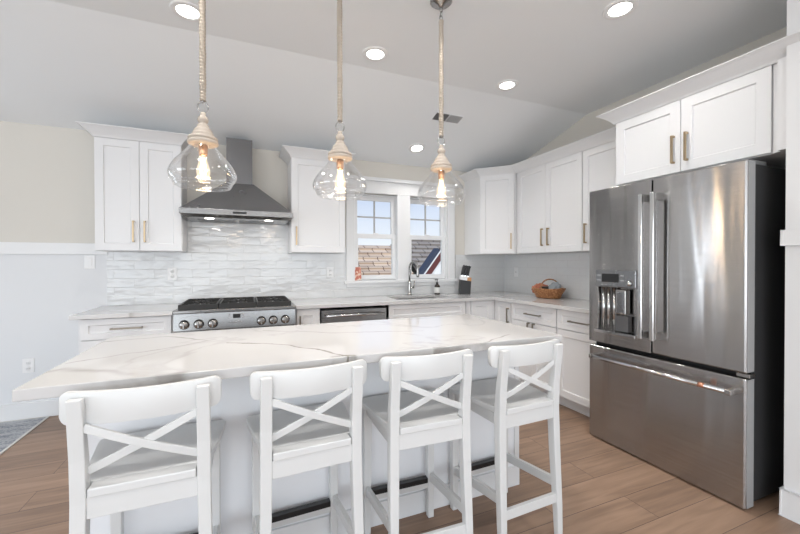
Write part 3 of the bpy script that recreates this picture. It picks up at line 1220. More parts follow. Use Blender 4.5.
# ------------------------------------------------------------------ island
IX0, IX1, IY1, IY0 = -3.7344, -1.7206, -2.6114, -1.7953
t = thing('kitchen_island', 'white panelled kitchen island base behind the row of stools', 'island', (-2.72, -2.05, 0))
MB().box(-3.70, -1.712, -2.275, -1.83, 0, .879).build('body', M_ISL, t, bevel=.001)
b = MB()
b.box(-3.712, -1.700, -2.287, -2.275, .0, .11)
b.box(-1.712, -1.700, -2.275, -1.83, .0, .11)
b.box(-3.712, -3.70, -2.275, -1.83, .0, .11)
b.build('plinth_board', M_TRIM, t, bevel=.003)
for x in (-3.712, -1.732):
    MB().box(x, x + .032, -2.283, -2.275, .11, .879).build('corner_strip', M_TRIM, t, bevel=.001)
o = MB().prism([(IX0, IY1), (IX1, IY1), (IX1, IY0), (IX0, IY0)], .880, .914).build('island_countertop', M_QUARTZ, bevel=.0025)
tag(recenter(o), 'large white quartz island top with grey veins, above the stools', 'countertop')

# ------------------------------------------------------------------ range
RX0, RX1 = -3.650, -2.742
t = thing('range', 'stainless six-burner gas range with black grates under the hood', 'range', (-3.196, -.35, 0))
MB().box(RX0, RX1, -.655, -.02, .10, .880).build('body', M_STEELB, t, bevel=.002)
b = MB()
b.hexa([(RX0, -.655, .745), (RX1, -.655, .745), (RX1, -.688, .745), (RX0, -.688, .745)],
       [(RX0, -.655, .885), (RX1, -.655, .885), (RX1, -.672, .876), (RX0, -.672, .876)])
b.build('control_panel', M_STEELB, t, bevel=.002)
b = MB()
b.box(RX0 - .004, RX1 + .004, -.70, -.03, .878, .904)
b.build('cooktop_tray', M_STEELB, t, bevel=.006, seg=3)
MB().box(RX0 + .01, RX1 - .01, -.05, -.016, .904, .925).build('back_trim', M_STEELB, t, bevel=.002)
b = MB(TB)
b.panel(RX0 + .01, RX1 - .01, .16, .735, .656, .68, RX0 + .2, RX1 - .2, .30, .60, .004)
dro = b.build('oven_door', M_STEELB, t, bevel=.002)
MB().tube([(RX0 + .08, -.73, .69), (RX1 - .08, -.73, .69)], .013, 12).box(RX0 + .1, RX0 + .12, -.73, -.68, .68, .70).box(RX1 - .12, RX1 - .1, -.73, -.68, .68, .70).build('handle', M_CHROME, dro)
for kx in (-3.577, -3.477, -3.378, -3.018, -2.924, -2.828):
    kz = .792
    kn = MB().lathe([(.0, -.0), (.037, -.0), (.037, -.006), (.031, -.010), (.030, -.034), (.026, -.040), (0, -.040)], (kx, -.680, kz), 20, axis='y').build('knob', M_NICKEL, t)
    MB().box(kx - .006, kx + .006, -.732, -.716, kz - .026, kz + .026).build('grip', M_NICKEL, kn, bevel=.002)
MB().box(-3.232, -3.178, -.689, -.672, .826, .858).build('display', M_BLACK, t)
b = MB()
for q in range(5):
    b.lathe([(.0, 0), (.006, 0), (.006, -.004), (0, -.004)], (-3.25 + q * .02, -.684, .795 + (.004 if q % 2 else 0)), 10, axis='y')
for (qx, qz) in ((-3.262, .855), (-3.262, .832), (-3.158, .855), (-3.158, .832)):
    b.lathe([(.0, 0), (.006, 0), (.006, -.004), (0, -.004)], (qx, -.678, qz), 10, axis='y')
b.build('buttons', M_CHROME, t)
cw = (RX1 - RX0 - .05) / 3
for g in range(3):
    gx0 = RX0 + .025 + g * cw
    gx1 = gx0 + cw - .006
    for gy in (-.20, -.48):
        cx_ = (gx0 + gx1) / 2
        MB().lathe([(0, .904), (.055, .904), (.055, .912), (.040, .916), (.038, .926), (.028, .930), (0, .930)], (cx_, gy, 0), 20).build('burner', M_BURN, t)
    gr = MB()
    z0, z1 = .924, .941
    y0, y1 = -.635, -.055
    w = .014
    gr.box(gx0, gx1, y0, y0 + w, z0 - .022, z1)
    gr.box(gx0, gx1, y1 - w, y1, z0 - .022, z1)
    gr.box(gx0, gx0 + w, y0 + w, y1 - w, z0 - .022, z1)
    gr.box(gx1 - w, gx1, y0 + w, y1 - w, z0 - .022, z1)
    gr.box(gx0 + w, gx1 - w, (y0 + y1) / 2 - w / 2, (y0 + y1) / 2 + w / 2, z0, z1)
    for gy in (-.20, -.48):
        cx_ = (gx0 + gx1) / 2
        for k in range(8):
            a = PI / 8 + k * PI / 4
            ex, ey = math.cos(a), math.sin(a)
            sc = min(abs((gx1 - gx0) / 2 / ex), abs(.135 / ey))
            gr.bar((cx_ + ex * .035, gy + ey * .035, z0 + .009), (cx_ + ex * sc * .97, gy + ey * sc * .97, z0 + .009), .010, .015)
    for k in range(1, 4):
        xx = gx0 + (gx1 - gx0) * k / 4
        for yy in (y0 + w, y1 - w - .05, (y0 + y1) / 2 - .03):
            gr.box(xx - .005, xx + .005, yy, yy + .05, z0, z1)
    gr.build('grate', M_IRON, t)

# dishwasher
t = thing('dishwasher', 'stainless dishwasher with bar handle right of the range', 'dishwasher', (-2.20, -.3, 0))
MB().box(-2.517, -1.888, -.60, -.02, .0, .845).build('body', M_BLACK, t)
dw = MB().box(-2.512, -1.893, -.640, -.602, .10, .842).build('door', M_STEELB, t, bevel=.003)
b = MB()
b.tube([(-2.478, -.685, .795), (-1.935, -.685, .795)], .011, 12)
for x in (-2.46, -1.953):
    b.box(x - .010, x + .010, -.685, -.639, .786, .804)
b.build('handle', M_CHROME, dw)

# ------------------------------------------------------------------ hood
t = thing('range_hood', 'stainless pyramid chimney range hood above the gas range', 'range hood', (-3.18, -.25, 1.67))
hx0, hx1, hy = -3.634, -2.737, -.50
MB().box(hx0, hx1, hy, -.014, 1.678, 1.725).build('canopy_band', M_STEELB, t, bevel=.002)
b = MB()
cx0, cx1, cy = -3.292, -3.074, -.272
b.hexa([(hx0 + .006, hy + .006, 1.725), (hx1 - .006, hy + .006, 1.725), (hx1 - .006, -.014, 1.725), (hx0 + .006, -.014, 1.725)],
       [(cx0 - .012, cy - .012, 1.995), (cx1 + .012, cy - .012, 1.995), (cx1 + .012, -.014, 1.995), (cx0 - .012, -.014, 1.995)])
b.build('canopy', M_STEELH, t, bevel=.002)
b = MB()
b.box(cx0, cx1, cy, -.014, 1.995, 2.405)
b.build('chimney', M_STEELC, t, bevel=.002)
MB().box(-3.235, -3.125, hy - .003, hy, 1.692, 1.710).build('display', M_BLACK, t)
b = MB()
b.hexa([(hx0 + .03, hy + .03, 1.655), (hx1 - .03, hy + .03, 1.655), (hx1 - .03, -.04, 1.655), (hx0 + .03, -.04, 1.655)],
       [(hx0 + .004, hy + .004, 1.678), (hx1 - .004, hy + .004, 1.678), (hx1 - .004, -.018, 1.678), (hx0 + .004, -.018, 1.678)])
b.build('underside_panel', M_STEELB, t)
for x in (-3.52, -3.19):
    MB().box(x, x + .30, -.30, -.08, 1.651, 1.655).build('grease_filter', M_SINK, t)
for x in (-3.42, -2.94):
    MB().lathe([(0, 1.652), (.035, 1.652), (.035, 1.655), (0, 1.655)], (x, -.40, 0), 20).build('lamp', M_HOODLED, t)
    l = D.lights.new('hood_lamp_light', 'AREA')
    l.shape = 'DISK'
    l.size = .07
    l.energy = 0.5
    l.color = (1, .95, .88)
    lo = D.objects.new('hood_lamp_light', l)
    lo.location = (x + 3.18, -.40 + .25, 1.648 - 1.67)
    lo.parent = t
    COL.objects.link(lo)

# ------------------------------------------------------------------ refrigerator
FX, FY0, FY1, FT = -.808, -1.990, -2.916, 1.785
t = thing('refrigerator', 'stainless french-door refrigerator with water dispenser beside the right wall', 'refrigerator', (-.45, -2.46, 0))
MB().box(-.725, -.06, FY1 + .004, FY0 - .004, .03, FT - .015).build('case', M_DARKCASE, t, bevel=.004)
MB().box(-.70, -.10, FY1 + .03, FY0 - .03, 0, .03).build('kick_plate', M_BLACK, t)
YS = -2.443


def TF(p):             # u = -y, v = -x
    return Vector((-p[1], -p[0], p[2]))


def rounded(mb, name, parent, m=M_STEEL):
    return mb.build(name, m, parent, bevel=.010, seg=3)


# left door with the dispenser recess
b = MB(TF)
b.panel(-FY0 + .001, -YS - .003, .700, FT, .735, .808, 2.066, 2.340, .790, 1.100, .055, .002)
ld = b.build('door', M_STEEL, t, bevel=.005, seg=3)
b = MB(TF)
b.box(-YS + .003, -FY1, .735, .808, .700, FT)
rd = b.build('door', M_STEEL, t, bevel=.009, seg=3)
MB(TF).box(-FY1 - .001, -FY1 + .0015, .738, .797, .706, FT - .006).build('edge_panel', M_EDGE, rd)
b = MB(TF)
b.box(-FY0 + .001, -FY1, .735, .808, .007, .672)
fd = b.build('freezer_drawer', M_STEEL, t, bevel=.009, seg=3)
MB(TF).box(-FY1 - .001, -FY1 + .0015, .738, .797, .014, .668).build('edge_panel', M_EDGE, fd)
MB(TF).box(-FY0 + .01, -FY1 - .01, .725, .745, .672, .700).build('gasket', M_GASKET, t)
MB(TF).box(-FY1 - .075, -FY1 - .012, .60, .735, FT - .016, FT + .008).build('hinge_cover', M_VENTD, t, bevel=.003)
MB(TF).box(-FY1 - .05, -FY1 + .006, .735, .79, .676, .696).build('hinge', M_NICKEL, t, bevel=.003)
# dispenser
cp = MB(TF).box(2.058, 2.352, .800, .824, 1.098, 1.214).build('dispenser_panel', M_STEELH, ld, bevel=.004)
MB(TF).box(2.108, 2.235, .824, .826, 1.132, 1.190).build('dispenser_screen', M_BLACK, ld)
b = MB(TF)
for zz in (1.145, 1.178):
    for uu in (2.080, 2.095, 2.255, 2.268):
        b.box(uu - .004, uu + .004, .824, .827, zz - .004, zz + .004)
for uu in (2.11, 2.14, 2.17, 2.20):
    b.box(uu - .007, uu + .007, .824, .827, 1.112, 1.117)
b.build('dispenser_buttons', M_CHROME, ld)
kn = MB(TF).lathe([(0, .824), (.017, .824), (.016, .842), (0, .844)], (0, 0, 0), 20, axis='y').build('dispenser_knob', M_CHROME, ld)
for v_ in kn.data.vertices:      # lathe built around u=0, z=0: move it to the panel
    v_.co += Vector((0, -2.315, 1.128))
MB(TF).box(2.056, 2.356, .795, .838, .772, .796).build('drip_tray', M_CHROME, ld, bevel=.003)
b = MB(TF)
for uu in (2.085, 2.125, 2.168):
    b.tube([(uu, .775, .80), (uu, .775, 1.098)], .012, 12)
b.build('recess_trim', M_CHROME, ld)
b = MB(TF)
b.box(2.200, 2.275, .765, .812, .915, 1.085)
b.build('pod_holder', M_NICKEL, ld, bevel=.008, seg=3)
MB(TF).box(2.215, 2.262, .812, .816, .935, 1.065).build('holder_window', M_STEELH, ld, bevel=.002)
MB(TF).box(2.19, 2.285, .762, .80, .80, .905).build('paddle', M_STEELH, ld, bevel=.004)
# handles


def fr_handle(parent, yy):
    b_ = MB(TF)
    b_.box(yy - .013, yy + .013, .862, .886, .790, 1.690)
    h_ = b_.build('handle', M_CHROME, parent, bevel=.006, seg=3)
    for zz in (.795, 1.645):
        MB(TF).box(yy - .0125, yy + .0125, .808, .863, zz, zz + .042).build('handle_bracket', M_NICKEL, h_, bevel=.003)


fr_handle(ld, 2.418)
fr_handle(rd, 2.490)
b = MB(TF)
b.tube([(2.062, .866, .603), (2.858, .866, .603)], .0135, 14)
fh = b.build('handle', M_CHROME, fd)
for u0_, u1_ in ((2.045, 2.066), (2.856, 2.886)):
    MB(TF).box(u0_, u1_, .808, .880, .588, .618).build('handle_bracket', M_NICKEL, fh, bevel=.006)
MB(TF).tube([(2.735, .866, .603), (2.765, .866, .603)], .0139, 14).build('handle_band', M_COPPER, fh, label='copper coloured band around the freezer handle')

# ------------------------------------------------------------------ stools
def make_stool():
    t_ = thing('bar_stool', 'stool', 'bar stool', (0, 0, 0), 0, 'white cross-back bar stools at the island')
    # seat: dished, wider at the front (front is +y)
    sb = MB()
    nx, ny = 16, 14
    g = {}
    for i in range(nx + 1):
        for j in range(ny + 1):
            s = i / nx * 2 - 1
            v = j / ny
            y = -.150 + v * .360
            hw = .166 + .036 * min(1, v * 1.25)
            if v > .86:
                hw -= .034 * ((v - .86) / .14) ** 2.2
            x = s * hw
            yy = y - .012 * (s * s) * v * v
            z = .640 - .010 * (1 - s * s) * math.sin(PI * min(1, v * 1.1)) - (.012 * max(0, (v - .85) / .15) ** 2)
            g[i, j, 1] = sb.v((x, yy, z))
            g[i, j, 0] = sb.v((x * .985, yy - .004 * v, .612))
    for i in range(nx):
        for j in range(ny):
            sb.f([g[i, j, 1], g[i + 1, j, 1], g[i + 1, j + 1, 1], g[i, j + 1, 1]], True)
            sb.f([g[i, j, 0], g[i + 1, j, 0], g[i + 1, j + 1, 0], g[i, j + 1, 0]], True)
    for i in range(nx):
        for j in (0, ny):
            sb.f([g[i, j, 0], g[i + 1, j, 0], g[i + 1, j, 1], g[i, j, 1]])
    for j in range(ny):
        for i in (0, nx):
            sb.f([g[i, j, 0], g[i, j + 1, 0], g[i, j + 1, 1], g[i, j, 1]])
    sb.box(-.133, .133, -.193, -.143, .613, .639)
    sb.build('seat', M_CHAIR, t_, bevel=.004, seg=3)
    for s in (-1, 1):
        # front legs: a slight outward splay downwards
        lb = MB()
        xt, xb, y = s * .160, s * .163, .178
        lb.hexa([(xb - .015, y - .016, 0), (xb + .015, y - .016, 0), (xb + .015, y + .014, 0), (xb - .015, y + .014, 0)],
                [(xt - .019, y - .020, .612), (xt + .019, y - .020, .612), (xt + .019, y + .020, .612), (xt - .019, y + .020, .612)])
        lb.build('leg', M_CHAIR, t_, bevel=.003)
        # rear legs: run up to carry the back rail
        lb = MB()
        sec = [(.0, .162, -.197, .028, .026), (.15, .161, -.191, .032, .032), (.40, .157, -.178, .036, .037), (.60, .154, -.171, .037, .040),
               (.72, .154, -.178, .037, .034), (.895, .154, -.203, .036, .024)]
        rings = []
        for z, x, y, w, dth in sec:
            x *= s
            rings.append([lb.v((x - w / 2, y - dth / 2, z)), lb.v((x + w / 2, y - dth / 2, z)), lb.v((x + w / 2, y + dth / 2, z)), lb.v((x - w / 2, y + dth / 2, z))])
        for i in range(len(rings) - 1):
            for k in range(4):
                lb.f([rings[i][k], rings[i][(k + 1) % 4], rings[i + 1][(k + 1) % 4], rings[i + 1][k]])
        lb.f(rings[0])
        lb.f(rings[-1])
        lb.build('leg', M_CHAIR, t_, bevel=.003)
    # aprons
    ab = MB()
    ab.box(-.136, .136, -.188, -.170, .553, .6135)
    ab.box(-.141, .141, .172, .192, .560, .611)
    for s in (-1, 1):
        ab.bar((s * .155, -.155, .587), (s * .160, .165, .587), .018, .048)
    ab.build('seat_apron', M_CHAIR, t_, bevel=.002)
    # top rail: bowed backwards in the middle, rounded corners
    rb = MB()
    n = 36
    rows = []
    for i in range(n + 1):
        s = math.sin((i / n * 2 - 1) * PI / 2)
        x = s * .202
        y = -.196 + .040 * s * s
        ins = 0.0
        ed = max(0, (abs(s) - .89) / .11)
        ins = .024 * (1 - math.sqrt(max(0, 1 - ed * ed)))
        zt_ = .906 - ins + .002 * s * s
        zb_ = .817 + ins * 1.2
        rows.append([rb.v((x, y - .009, zb_)), rb.v((x, y - .009, zt_)), rb.v((x, y + .009, zt_)), rb.v((x, y + .009, zb_))])
    for i in range(n):
        for k in range(4):
            rb.f([rows[i][k], rows[i][(k + 1) % 4], rows[i + 1][(k + 1) % 4], rows[i + 1][k]], k in (0, 2))
    rb.f(rows[0])
    rb.f(rows[-1])
    rb.build('back_rail', M_CHAIR, t_, bevel=.003)
    # cross slats
    for s in (-1, 1):
        cb_ = MB()
        pts = []
        for i in range(9):
            q = i / 8
            x = s * (-.138 + .276 * q)
            z = .680 + .133 * q
            y = -.170 - .022 * q - .012 * math.sin(PI * q) + (.0035 if s > 0 else -.0035)
            pts.append((x, y, z))
        cb_.sweep(pts, .023, .010, up=(0, 1, 0))
        cb_.build('cross_slat', M_CHAIR, t_, bevel=.002)
    # stretchers
    fb = MB().box(-.147, .147, .166, .188, .150, .198).build('footrest', M_CHAIR, t_, bevel=.002)
    MB().box(-.146, .146, .163, .191, .176, .2).build('kick_strip', M_BLACK, fb, bevel=.001, label='black metal strip on the footrest')
    for s in (-1, 1):
        MB().bar((s * .159, -.175, .250), (s * .163, .165, .205), .018, .042).build('stretcher', M_CHAIR, t_, bevel=.002)
    MB().bar((-.145, -.190, .188), (.145, -.190, .188), .018, .042).build('stretcher', M_CHAIR, t_, bevel=.002)
    return t_


st0 = make_stool()
stools = [(-3.412, -2.500, 0.3, 'white cross-back bar stool at the marbled left end of the island'),
          (-2.930, -2.494, 2.2, 'white cross-back bar stool second from the left end of the island'),
          (-2.460, -2.492, -2.0, 'white cross-back bar stool second from the refrigerator side of the island'),
          (-1.982, -2.490, 2.0, 'white cross-back bar stool nearest the refrigerator, with open floor beside it')]
for i, (x, y, a, lab) in enumerate(stools):
    s_ = st0 if i == 0 else copy_tree(st0)
    s_.location = (x, y, 0)
    s_.rotation_euler = (0, 0, math.radians(a))
    s_['label'] = lab

# ------------------------------------------------------------------ pendants
def make_pendant():
    t_ = thing('pendant_lamp', 'pendant', 'pendant lamp', (0, 0, 0), 0, 'glass pendant lamps over the island')
    # origin on the ceiling; everything hangs down from z = 0
    Z = 2.74 - 1.600        # distance from ceiling to the glass rim
    MB().lathe([(0, 0), (.062, 0), (.062, -.008), (.050, -.018), (.022, -.026), (.010, -.040), (0, -.040)], n=28).build('ceiling_plate', M_NICKEL, t_)
    # chain links at top and the ring above the finial

    def link(bm_, c, ry, rz, turn, r=.0025):
        pts = []
        for k in range(20):
            a = 2 * PI * k / 20
            q = Vector((math.cos(a) * ry, 0, math.sin(a) * rz))
            if turn:
                q = Vector((0, q.x, q.z))
            pts.append(Vector(c) + q)
        bm_.tube(pts, r, 8, closed=True)
    lk = MB()
    link(lk, (0, 0, -.050), .009, .016, False)
    link(lk, (0, 0, -.074), .009, .016, True)
    link(lk, (0, 0, -.098), .009, .018, False)
    lk.build('chain', M_NICKEL, t_)
    zr = -(Z - .372)
    # jute wrapped rod
    rp = MB()
    n = 170
    z0, z1 = -.112, zr - .0 + .008
    rings = []
    nn = 14
    for i in range(n + 1):
        z = z0 + (z1 - z0) * i / n
        ring = []
        for k in range(nn):
            a = 2 * PI * k / nn
            r = .0125 + .0022 * math.sin(a * 1 + z * 420) + .0008 * math.sin(z * 55 + 1.0) 
            ring.append(rp.v((r * math.cos(a), r * math.sin(a), z)))
        rings.append(ring)
    for i in range(n):
        for k in range(nn):
            rp.f([rings[i][k], rings[i][(k + 1) % nn], rings[i + 1][(k + 1) % nn], rings[i + 1][k]], True)
    rp.f(rings[0])
    rp.f(rings[-1])
    rp.build('rope', M_ROPE, t_)
    rg = MB()
    link(rg, (0, 0, zr - .020), .021, .025, False, .0028)
    link(rg, (0, 0, zr + .010), .007, .012, True, .0022)
    rg.build('ring', M_NICKEL, t_)
    zb = -Z
    h = lambda v: zb + v
    # turned wooden finial
    MB().lathe([(0, h(.332)), (.009, h(.330)), (.012, h(.320)), (.010, h(.314)), (.018, h(.308)), (.0225, h(.296)), (.019, h(.285)), (.013, h(.280)),
                (.020, h(.276)), (.024, h(.270)), (.022, h(.264)), (.030, h(.258)), (.038, h(.247)), (.036, h(.242)), (.041, h(.238)), (.045, h(.228)), (.043, h(.224)),
                (.050, h(.222)), (.057, h(.219)), (.060, h(.213)), (.059, h(.208)), (.054, h(.206)), (.054, h(.204)), (.060, h(.202)), (.062, h(.195)), (.060, h(.189)),
                (.052, h(.186)), (0, h(.186))], n=40).build('wooden_cap', M_WOODBEAD, t_)
    # blown glass shade
    prof = [(.052, .190), (.055, .180), (.064, .164), (.082, .142), (.103, .118), (.121, .094), (.132, .072), (.136, .054), (.132, .037),
            (.123, .024), (.117, .019), (.119, .014), (.113, .009), (.113, .004), (.107, .0), (.100, .001)]
    sp = []
    for i in range(len(prof) - 1):
        for q in range(3):
            f = q / 3
            p0 = prof[max(i - 1, 0)]
            p1, p2 = prof[i], prof[i + 1]
            p3 = prof[min(i + 2, len(prof) - 1)]
            cr = lambda a, b_, c_, d_: .5 * (2 * b_ + (c_ - a) * f + (2 * a - 5 * b_ + 4 * c_ - d_) * f * f + (3 * b_ - a - 3 * c_ + d_) * f ** 3)
            sp.append((cr(p0[0], p1[0], p2[0], p3[0]), cr(p0[1], p1[1], p2[1], p3[1])))
    sp.append(prof[-1])
    MB().lathe([(r, h(z)) for r, z in sp], n=64).build('glass_shade', M_GLASS, t_, solid=.0025)
    MB().lathe([(0, h(.187)), (.015, h(.187)), (.015, h(.182)), (.018, h(.180)), (.0175, h(.142)), (.013, h(.138)), (0, h(.138))], n=24).build('socket', M_SOCKET, t_)
    bl = MB().lathe([(.012, h(.139)), (.013, h(.130)), (.018, h(.112)), (.024, h(.090)), (.028, h(.070)), (.026, h(.054)), (.018, h(.042)), (.008, h(.037)), (0, h(.036))], n=28).build('bulb', M_BULB, t_)
    fl = MB()
    for k in range(6):
        a = 2 * PI * k / 6
        fl.tube([(.005 * math.cos(a), .005 * math.sin(a), h(.128)), (.013 * math.cos(a), .013 * math.sin(a), h(.075)), (.010 * math.cos(a), .010 * math.sin(a), h(.058))], .0014, 6)
    fl.build('filament', M_FIL, bl)
    l = D.lights.new('bulb_light', 'POINT')
    l.energy = 2.2
    l.color = (1, .70, .42)
    l.shadow_soft_size = .03
    lo = D.objects.new('bulb_light', l)
    lo.location = (0, 0, h(.012))
    lo.parent = t_
    COL.objects.link(lo)
    return t_


pd = make_pendant()
for i, (x, lab) in enumerate(((-3.306, 'rope-hung clear glass pendant lamp in front of the range hood'),
                              (-2.693, 'rope-hung clear glass pendant lamp in front of the cabinet left of the window'),
                              (-2.113, 'rope-hung clear glass pendant lamp by the corner side of the window, under the vent'))):
    q = pd if i == 0 else copy_tree(pd)
    q.location = (x, -2.12, 2.74)
    q['label'] = lab

# ------------------------------------------------------------------ recessed lights and vent
def downlight(x, y, z, tilt, label):
    t_ = thing('recessed_light', label, 'ceiling light', (x, y, z), 0, 'recessed ceiling lights')
    t_.rotation_euler = (tilt, 0, 0)
    MB().lathe([(.058, .002), (.062, -.004), (.086, -.005), (.092, -.001), (.092, .002)], n=40).build('trim_ring', M_PLATE, t_, local=True)
    MB().lathe([(0, -.002), (.060, -.002), (.060, .002), (0, .002)], n=32).build('diffuser', M_LED, t_, local=True)
    l = D.lights.new('downlight', 'AREA')
    l.shape = 'DISK'
    l.size = .11
    l.spread = math.radians(130)
    l.energy = 4.2
    l.color = (1, .97, .93)
    lo = D.objects.new('downlight', l)
    lo.location = (0, 0, -.012)
    lo.parent = t_
    COL.objects.link(lo)


for x, y, lab in ((-3.44, -1.48, 'recessed ceiling light above the range side of the island'), (-2.285, -1.48, 'recessed ceiling light between the second and third pendant ropes'),
                  (-1.13, -1.465, 'recessed ceiling light right of the vent, above the corner cabinets'), (-1.12, -2.46, 'recessed ceiling light in front of the refrigerator')):
    downlight(x, y, H - .002, 0, lab)
downlight(-3.44, -2.46, H - .002, 0, 'unseen recessed light added above the stools at the range side')  # this and the next three: out of view, added to brighten the seats
downlight(-2.285, -2.46, H - .002, 0, 'unseen recessed light added above the middle of the stool row')
downlight(-3.44, -3.45, H - .002, 0, 'unseen recessed light added over the open floor behind the stools, range side')
downlight(-2.285, -3.45, H - .002, 0, 'unseen recessed light added over the open floor behind the middle stools')
downlight(-1.433, -.36, slope_z(-.36) - .002, -math.atan(.33 / 1.28), 'small-looking recessed light low on the sloped ceiling over the sink window')

t = thing('ceiling_vent', 'grey two-panel air vent on the sloped ceiling behind the third pendant rope', 'vent', (-1.37, -.90, slope_z(-.90) - .001))
t.rotation_euler = (-math.atan(.33 / 1.28), 0, 0)
MB().box(-.15, .15, -.062, .062, -.005, 0).build('frame', M_CEIL, t, bevel=.002, local=True)
for x0, x1, m in ((-.137, -.005, M_VENTD), (.005, .137, M_VENTL)):
    b = MB()
    b.box(x0, x1, -.05, .05, -.007, -.005)
    for k in range(8):
        y = -.044 + k * .0125
        b.box(x0, x1, y - .002, y + .002, -.012, -.007)
    b.build('grille', m, t, local=True)

# ------------------------------------------------------------------ plates, small things
def outlet(x, z, label, switch=False, sock=True):
    t_ = thing('light_switch' if switch else 'wall_outlet', label, 'switch' if switch else 'outlet', (x, -.006, z - .058))
    yw = -.0042 if not (-4.25 < x < -2.2) else -.0122
    MB().box(x - .037, x + .037, yw - .006, yw, z - .058, z + .058).build('plate', M_PLATE, t_, bevel=.002)
    if switch:
        MB().box(x - .016, x + .016, yw - .011, yw - .006, z - .032, z + .032).build('rocker', M_PLATE, t_, bevel=.002)
    else:
        for dz in (-.022, .022):
            sck = MB().lathe([(0, yw - .0085), (.016, yw - .0085), (.017, yw - .006)], (x, 0, z + dz), 20, axis='y').build('receptacle', M_PLATE, t_)
            MB().box(x - .007, x - .005, yw - .0093, yw - .0085, z + dz - .004, z + dz + .006).box(x + .005, x + .007, yw - .0093, yw - .0085, z + dz - .004, z + dz + .006).build('slots', M_BLACK, sck)


outlet(-4.371, 1.282, 'white light switch on the wainscot just left of the tiles', switch=True)
outlet(-4.78, .435, 'white wall outlet low on the wainscot above the baseboard')
outlet(-3.76, 1.175, 'white wall outlet on the tiles left of the range')
outlet(-2.30, 1.17, 'white wall outlet on the tiles between range hood and window')
t = thing('wall_outlet', 'white wall outlet on the right wall tiles near the corner', 'outlet', (-.014, -.25, 1.10))
MB(TR).box(.215, .285, .0122, .018, 1.097, 1.213).build('plate', M_PLATE, t, bevel=.002)
MB(TR).box(.244, .256, .018, .020, 1.150, 1.160).build('slots', M_BLACK, t)

# rug
t = thing('rug', 'grey blue woven rug with a pale border on the wood floor', 'rug', (-5.5, -.7, 0))
MB().box(-6.3, -4.655, -1.6, -.045, .001, .008).build('weave', M_RUG, t)
b = MB()
b.box(-4.655, -4.64, -1.615, -.03, .001, .009)
b.box(-6.315, -6.3, -1.615, -.03, .001, .009)
b.box(-6.3, -4.655, -.045, -.03, .001, .009)
b.box(-6.3, -4.655, -1.615, -1.6, .001, .009)
b.build('border', M_RUGB, t)

# soap bottle
sx, sy = -1.055, -.11
t = thing('soap_bottle', 'dark amber pump bottle with white label beside the sink', 'bottle', (sx, sy, CZT))
MB().lathe([(0, 0), (.030, 0), (.033, .004), (.033, .095), (.028, .110), (.014, .122), (.013, .130), (0, .130)], (sx, sy, CZT), 28).build('bottle', M_AMBER, t)
MB().lathe([(.0335, .02), (.0335, .085)], (sx, sy, CZT), 28).build('label', M_LABEL, t)
MB().lathe([(0, .130), (.015, .130), (.015, .142), (.005, .146), (.004, .172), (.011, .174), (.011, .182), (0, .182)], (sx, sy, CZT), 18).tube([(sx, sy, CZT + .178), (sx - .035, sy - .02, CZT + .176), (sx - .038, sy - .022, CZT + .168)], .004, 8).build('pump', M_BLACK, t)

# knife block, turned a little towards the room
kb = Vector((-.715, -.16, CZT))
t = thing('knife_block', 'black knife block with a wood band standing in the counter corner', 'knife block', tuple(kb))
rz = math.radians(-22)


def KB(p):
    c_, s_ = math.cos(rz), math.sin(rz)
    return Vector((kb.x + p[0] * c_ - p[1] * s_, kb.y + p[0] * s_ + p[1] * c_, kb.z + p[2]))


def kslice(f0, f1, w, name, m, w0=None, x0=-1, x1=1):
    """leaning slab of the block between heights f0 and f1 (front edge lower than back edge)"""
    lean = .06
    h0 = lambda x, f: f + (x + .055) * .0
    b_ = MB(KB)
    pts_b, pts_t = [], []
    for (x, y) in ((-.065, -w), (.065, -w), (.065, w), (-.065, w)):
        xa = max(min(x, .065 * x1), .065 * x0)
        slope = -.16 * (xa + .065)
        pts_b.append((xa + lean * f0, y, f0 + (slope if f0 > 0 else 0)))
        pts_t.append((xa + lean * f1, y, f1 + slope))
    b_.hexa(pts_b, pts_t)
    return b_.build(name, m, t, bevel=.002)


kslice(0.0, .172, .048, 'body', M_KBLACK)
kslice(.172, .215, .048, 'steel_band', M_PLATE, x1=.25, x0=-1)
kslice(.172, .215, .048, 'wood_band', M_KWOOD, x0=.25, x1=1)
knife0 = None
kpos = [(-.040, -.028), (-.038, .022), (-.008, -.030), (-.006, .020), (.024, -.026), (.026, .020)]
for i, (kx, ky) in enumerate(kpos):
    if knife0 is None:
        kt = thing('kitchen_knife', 'black-handled kitchen knife standing in the knife block', 'knife', (0, 0, 0), 0, 'knives in the block')
        b = MB()
        b.sweep([(0, 0, 0), (.006, 0, .045), (.012, 0, .085), (.024, 0, .118)], .019, .027, up=(1, 0, 0))
        b.build('handle', M_KBLACK, kt, bevel=.003, local=True)
        MB().box(-.010, .010, -.007, .007, -.014, .0).build('bolster', M_CHROME, kt, bevel=.001, local=True)
        MB().bar((.0235, 0, .117), (.0243, 0, .120), .013, .012, up=(1, 0, 0)).build('end_cap', M_CHROME, kt, local=True)
        MB().box(-.009, .009, -.001, .001, -.15, -.012).build('blade', M_CHROME, kt, local=True)
        knife0 = kt
    else:
        kt = copy_tree(knife0)
    zz = .218 - .16 * (kx + .065) + .012
    kt.location = KB((kx + .06 * .20, ky, zz))
    kt.rotation_euler = (0, math.radians(3), rz)

# small patterned card leaning on the window stool
o = MB().hexa([(-2.045, -.026, 1.079), (-1.955, -.026, 1.079), (-1.955, -.023, 1.079), (-2.045, -.023, 1.079)],
              [(-2.045, .006, 1.225), (-1.955, .006, 1.225), (-1.955, .009, 1.225), (-2.045, .009, 1.225)]).build('card', M_CARD)
tag(recenter(o), 'small red and cream patterned card leaning at the window', 'card')

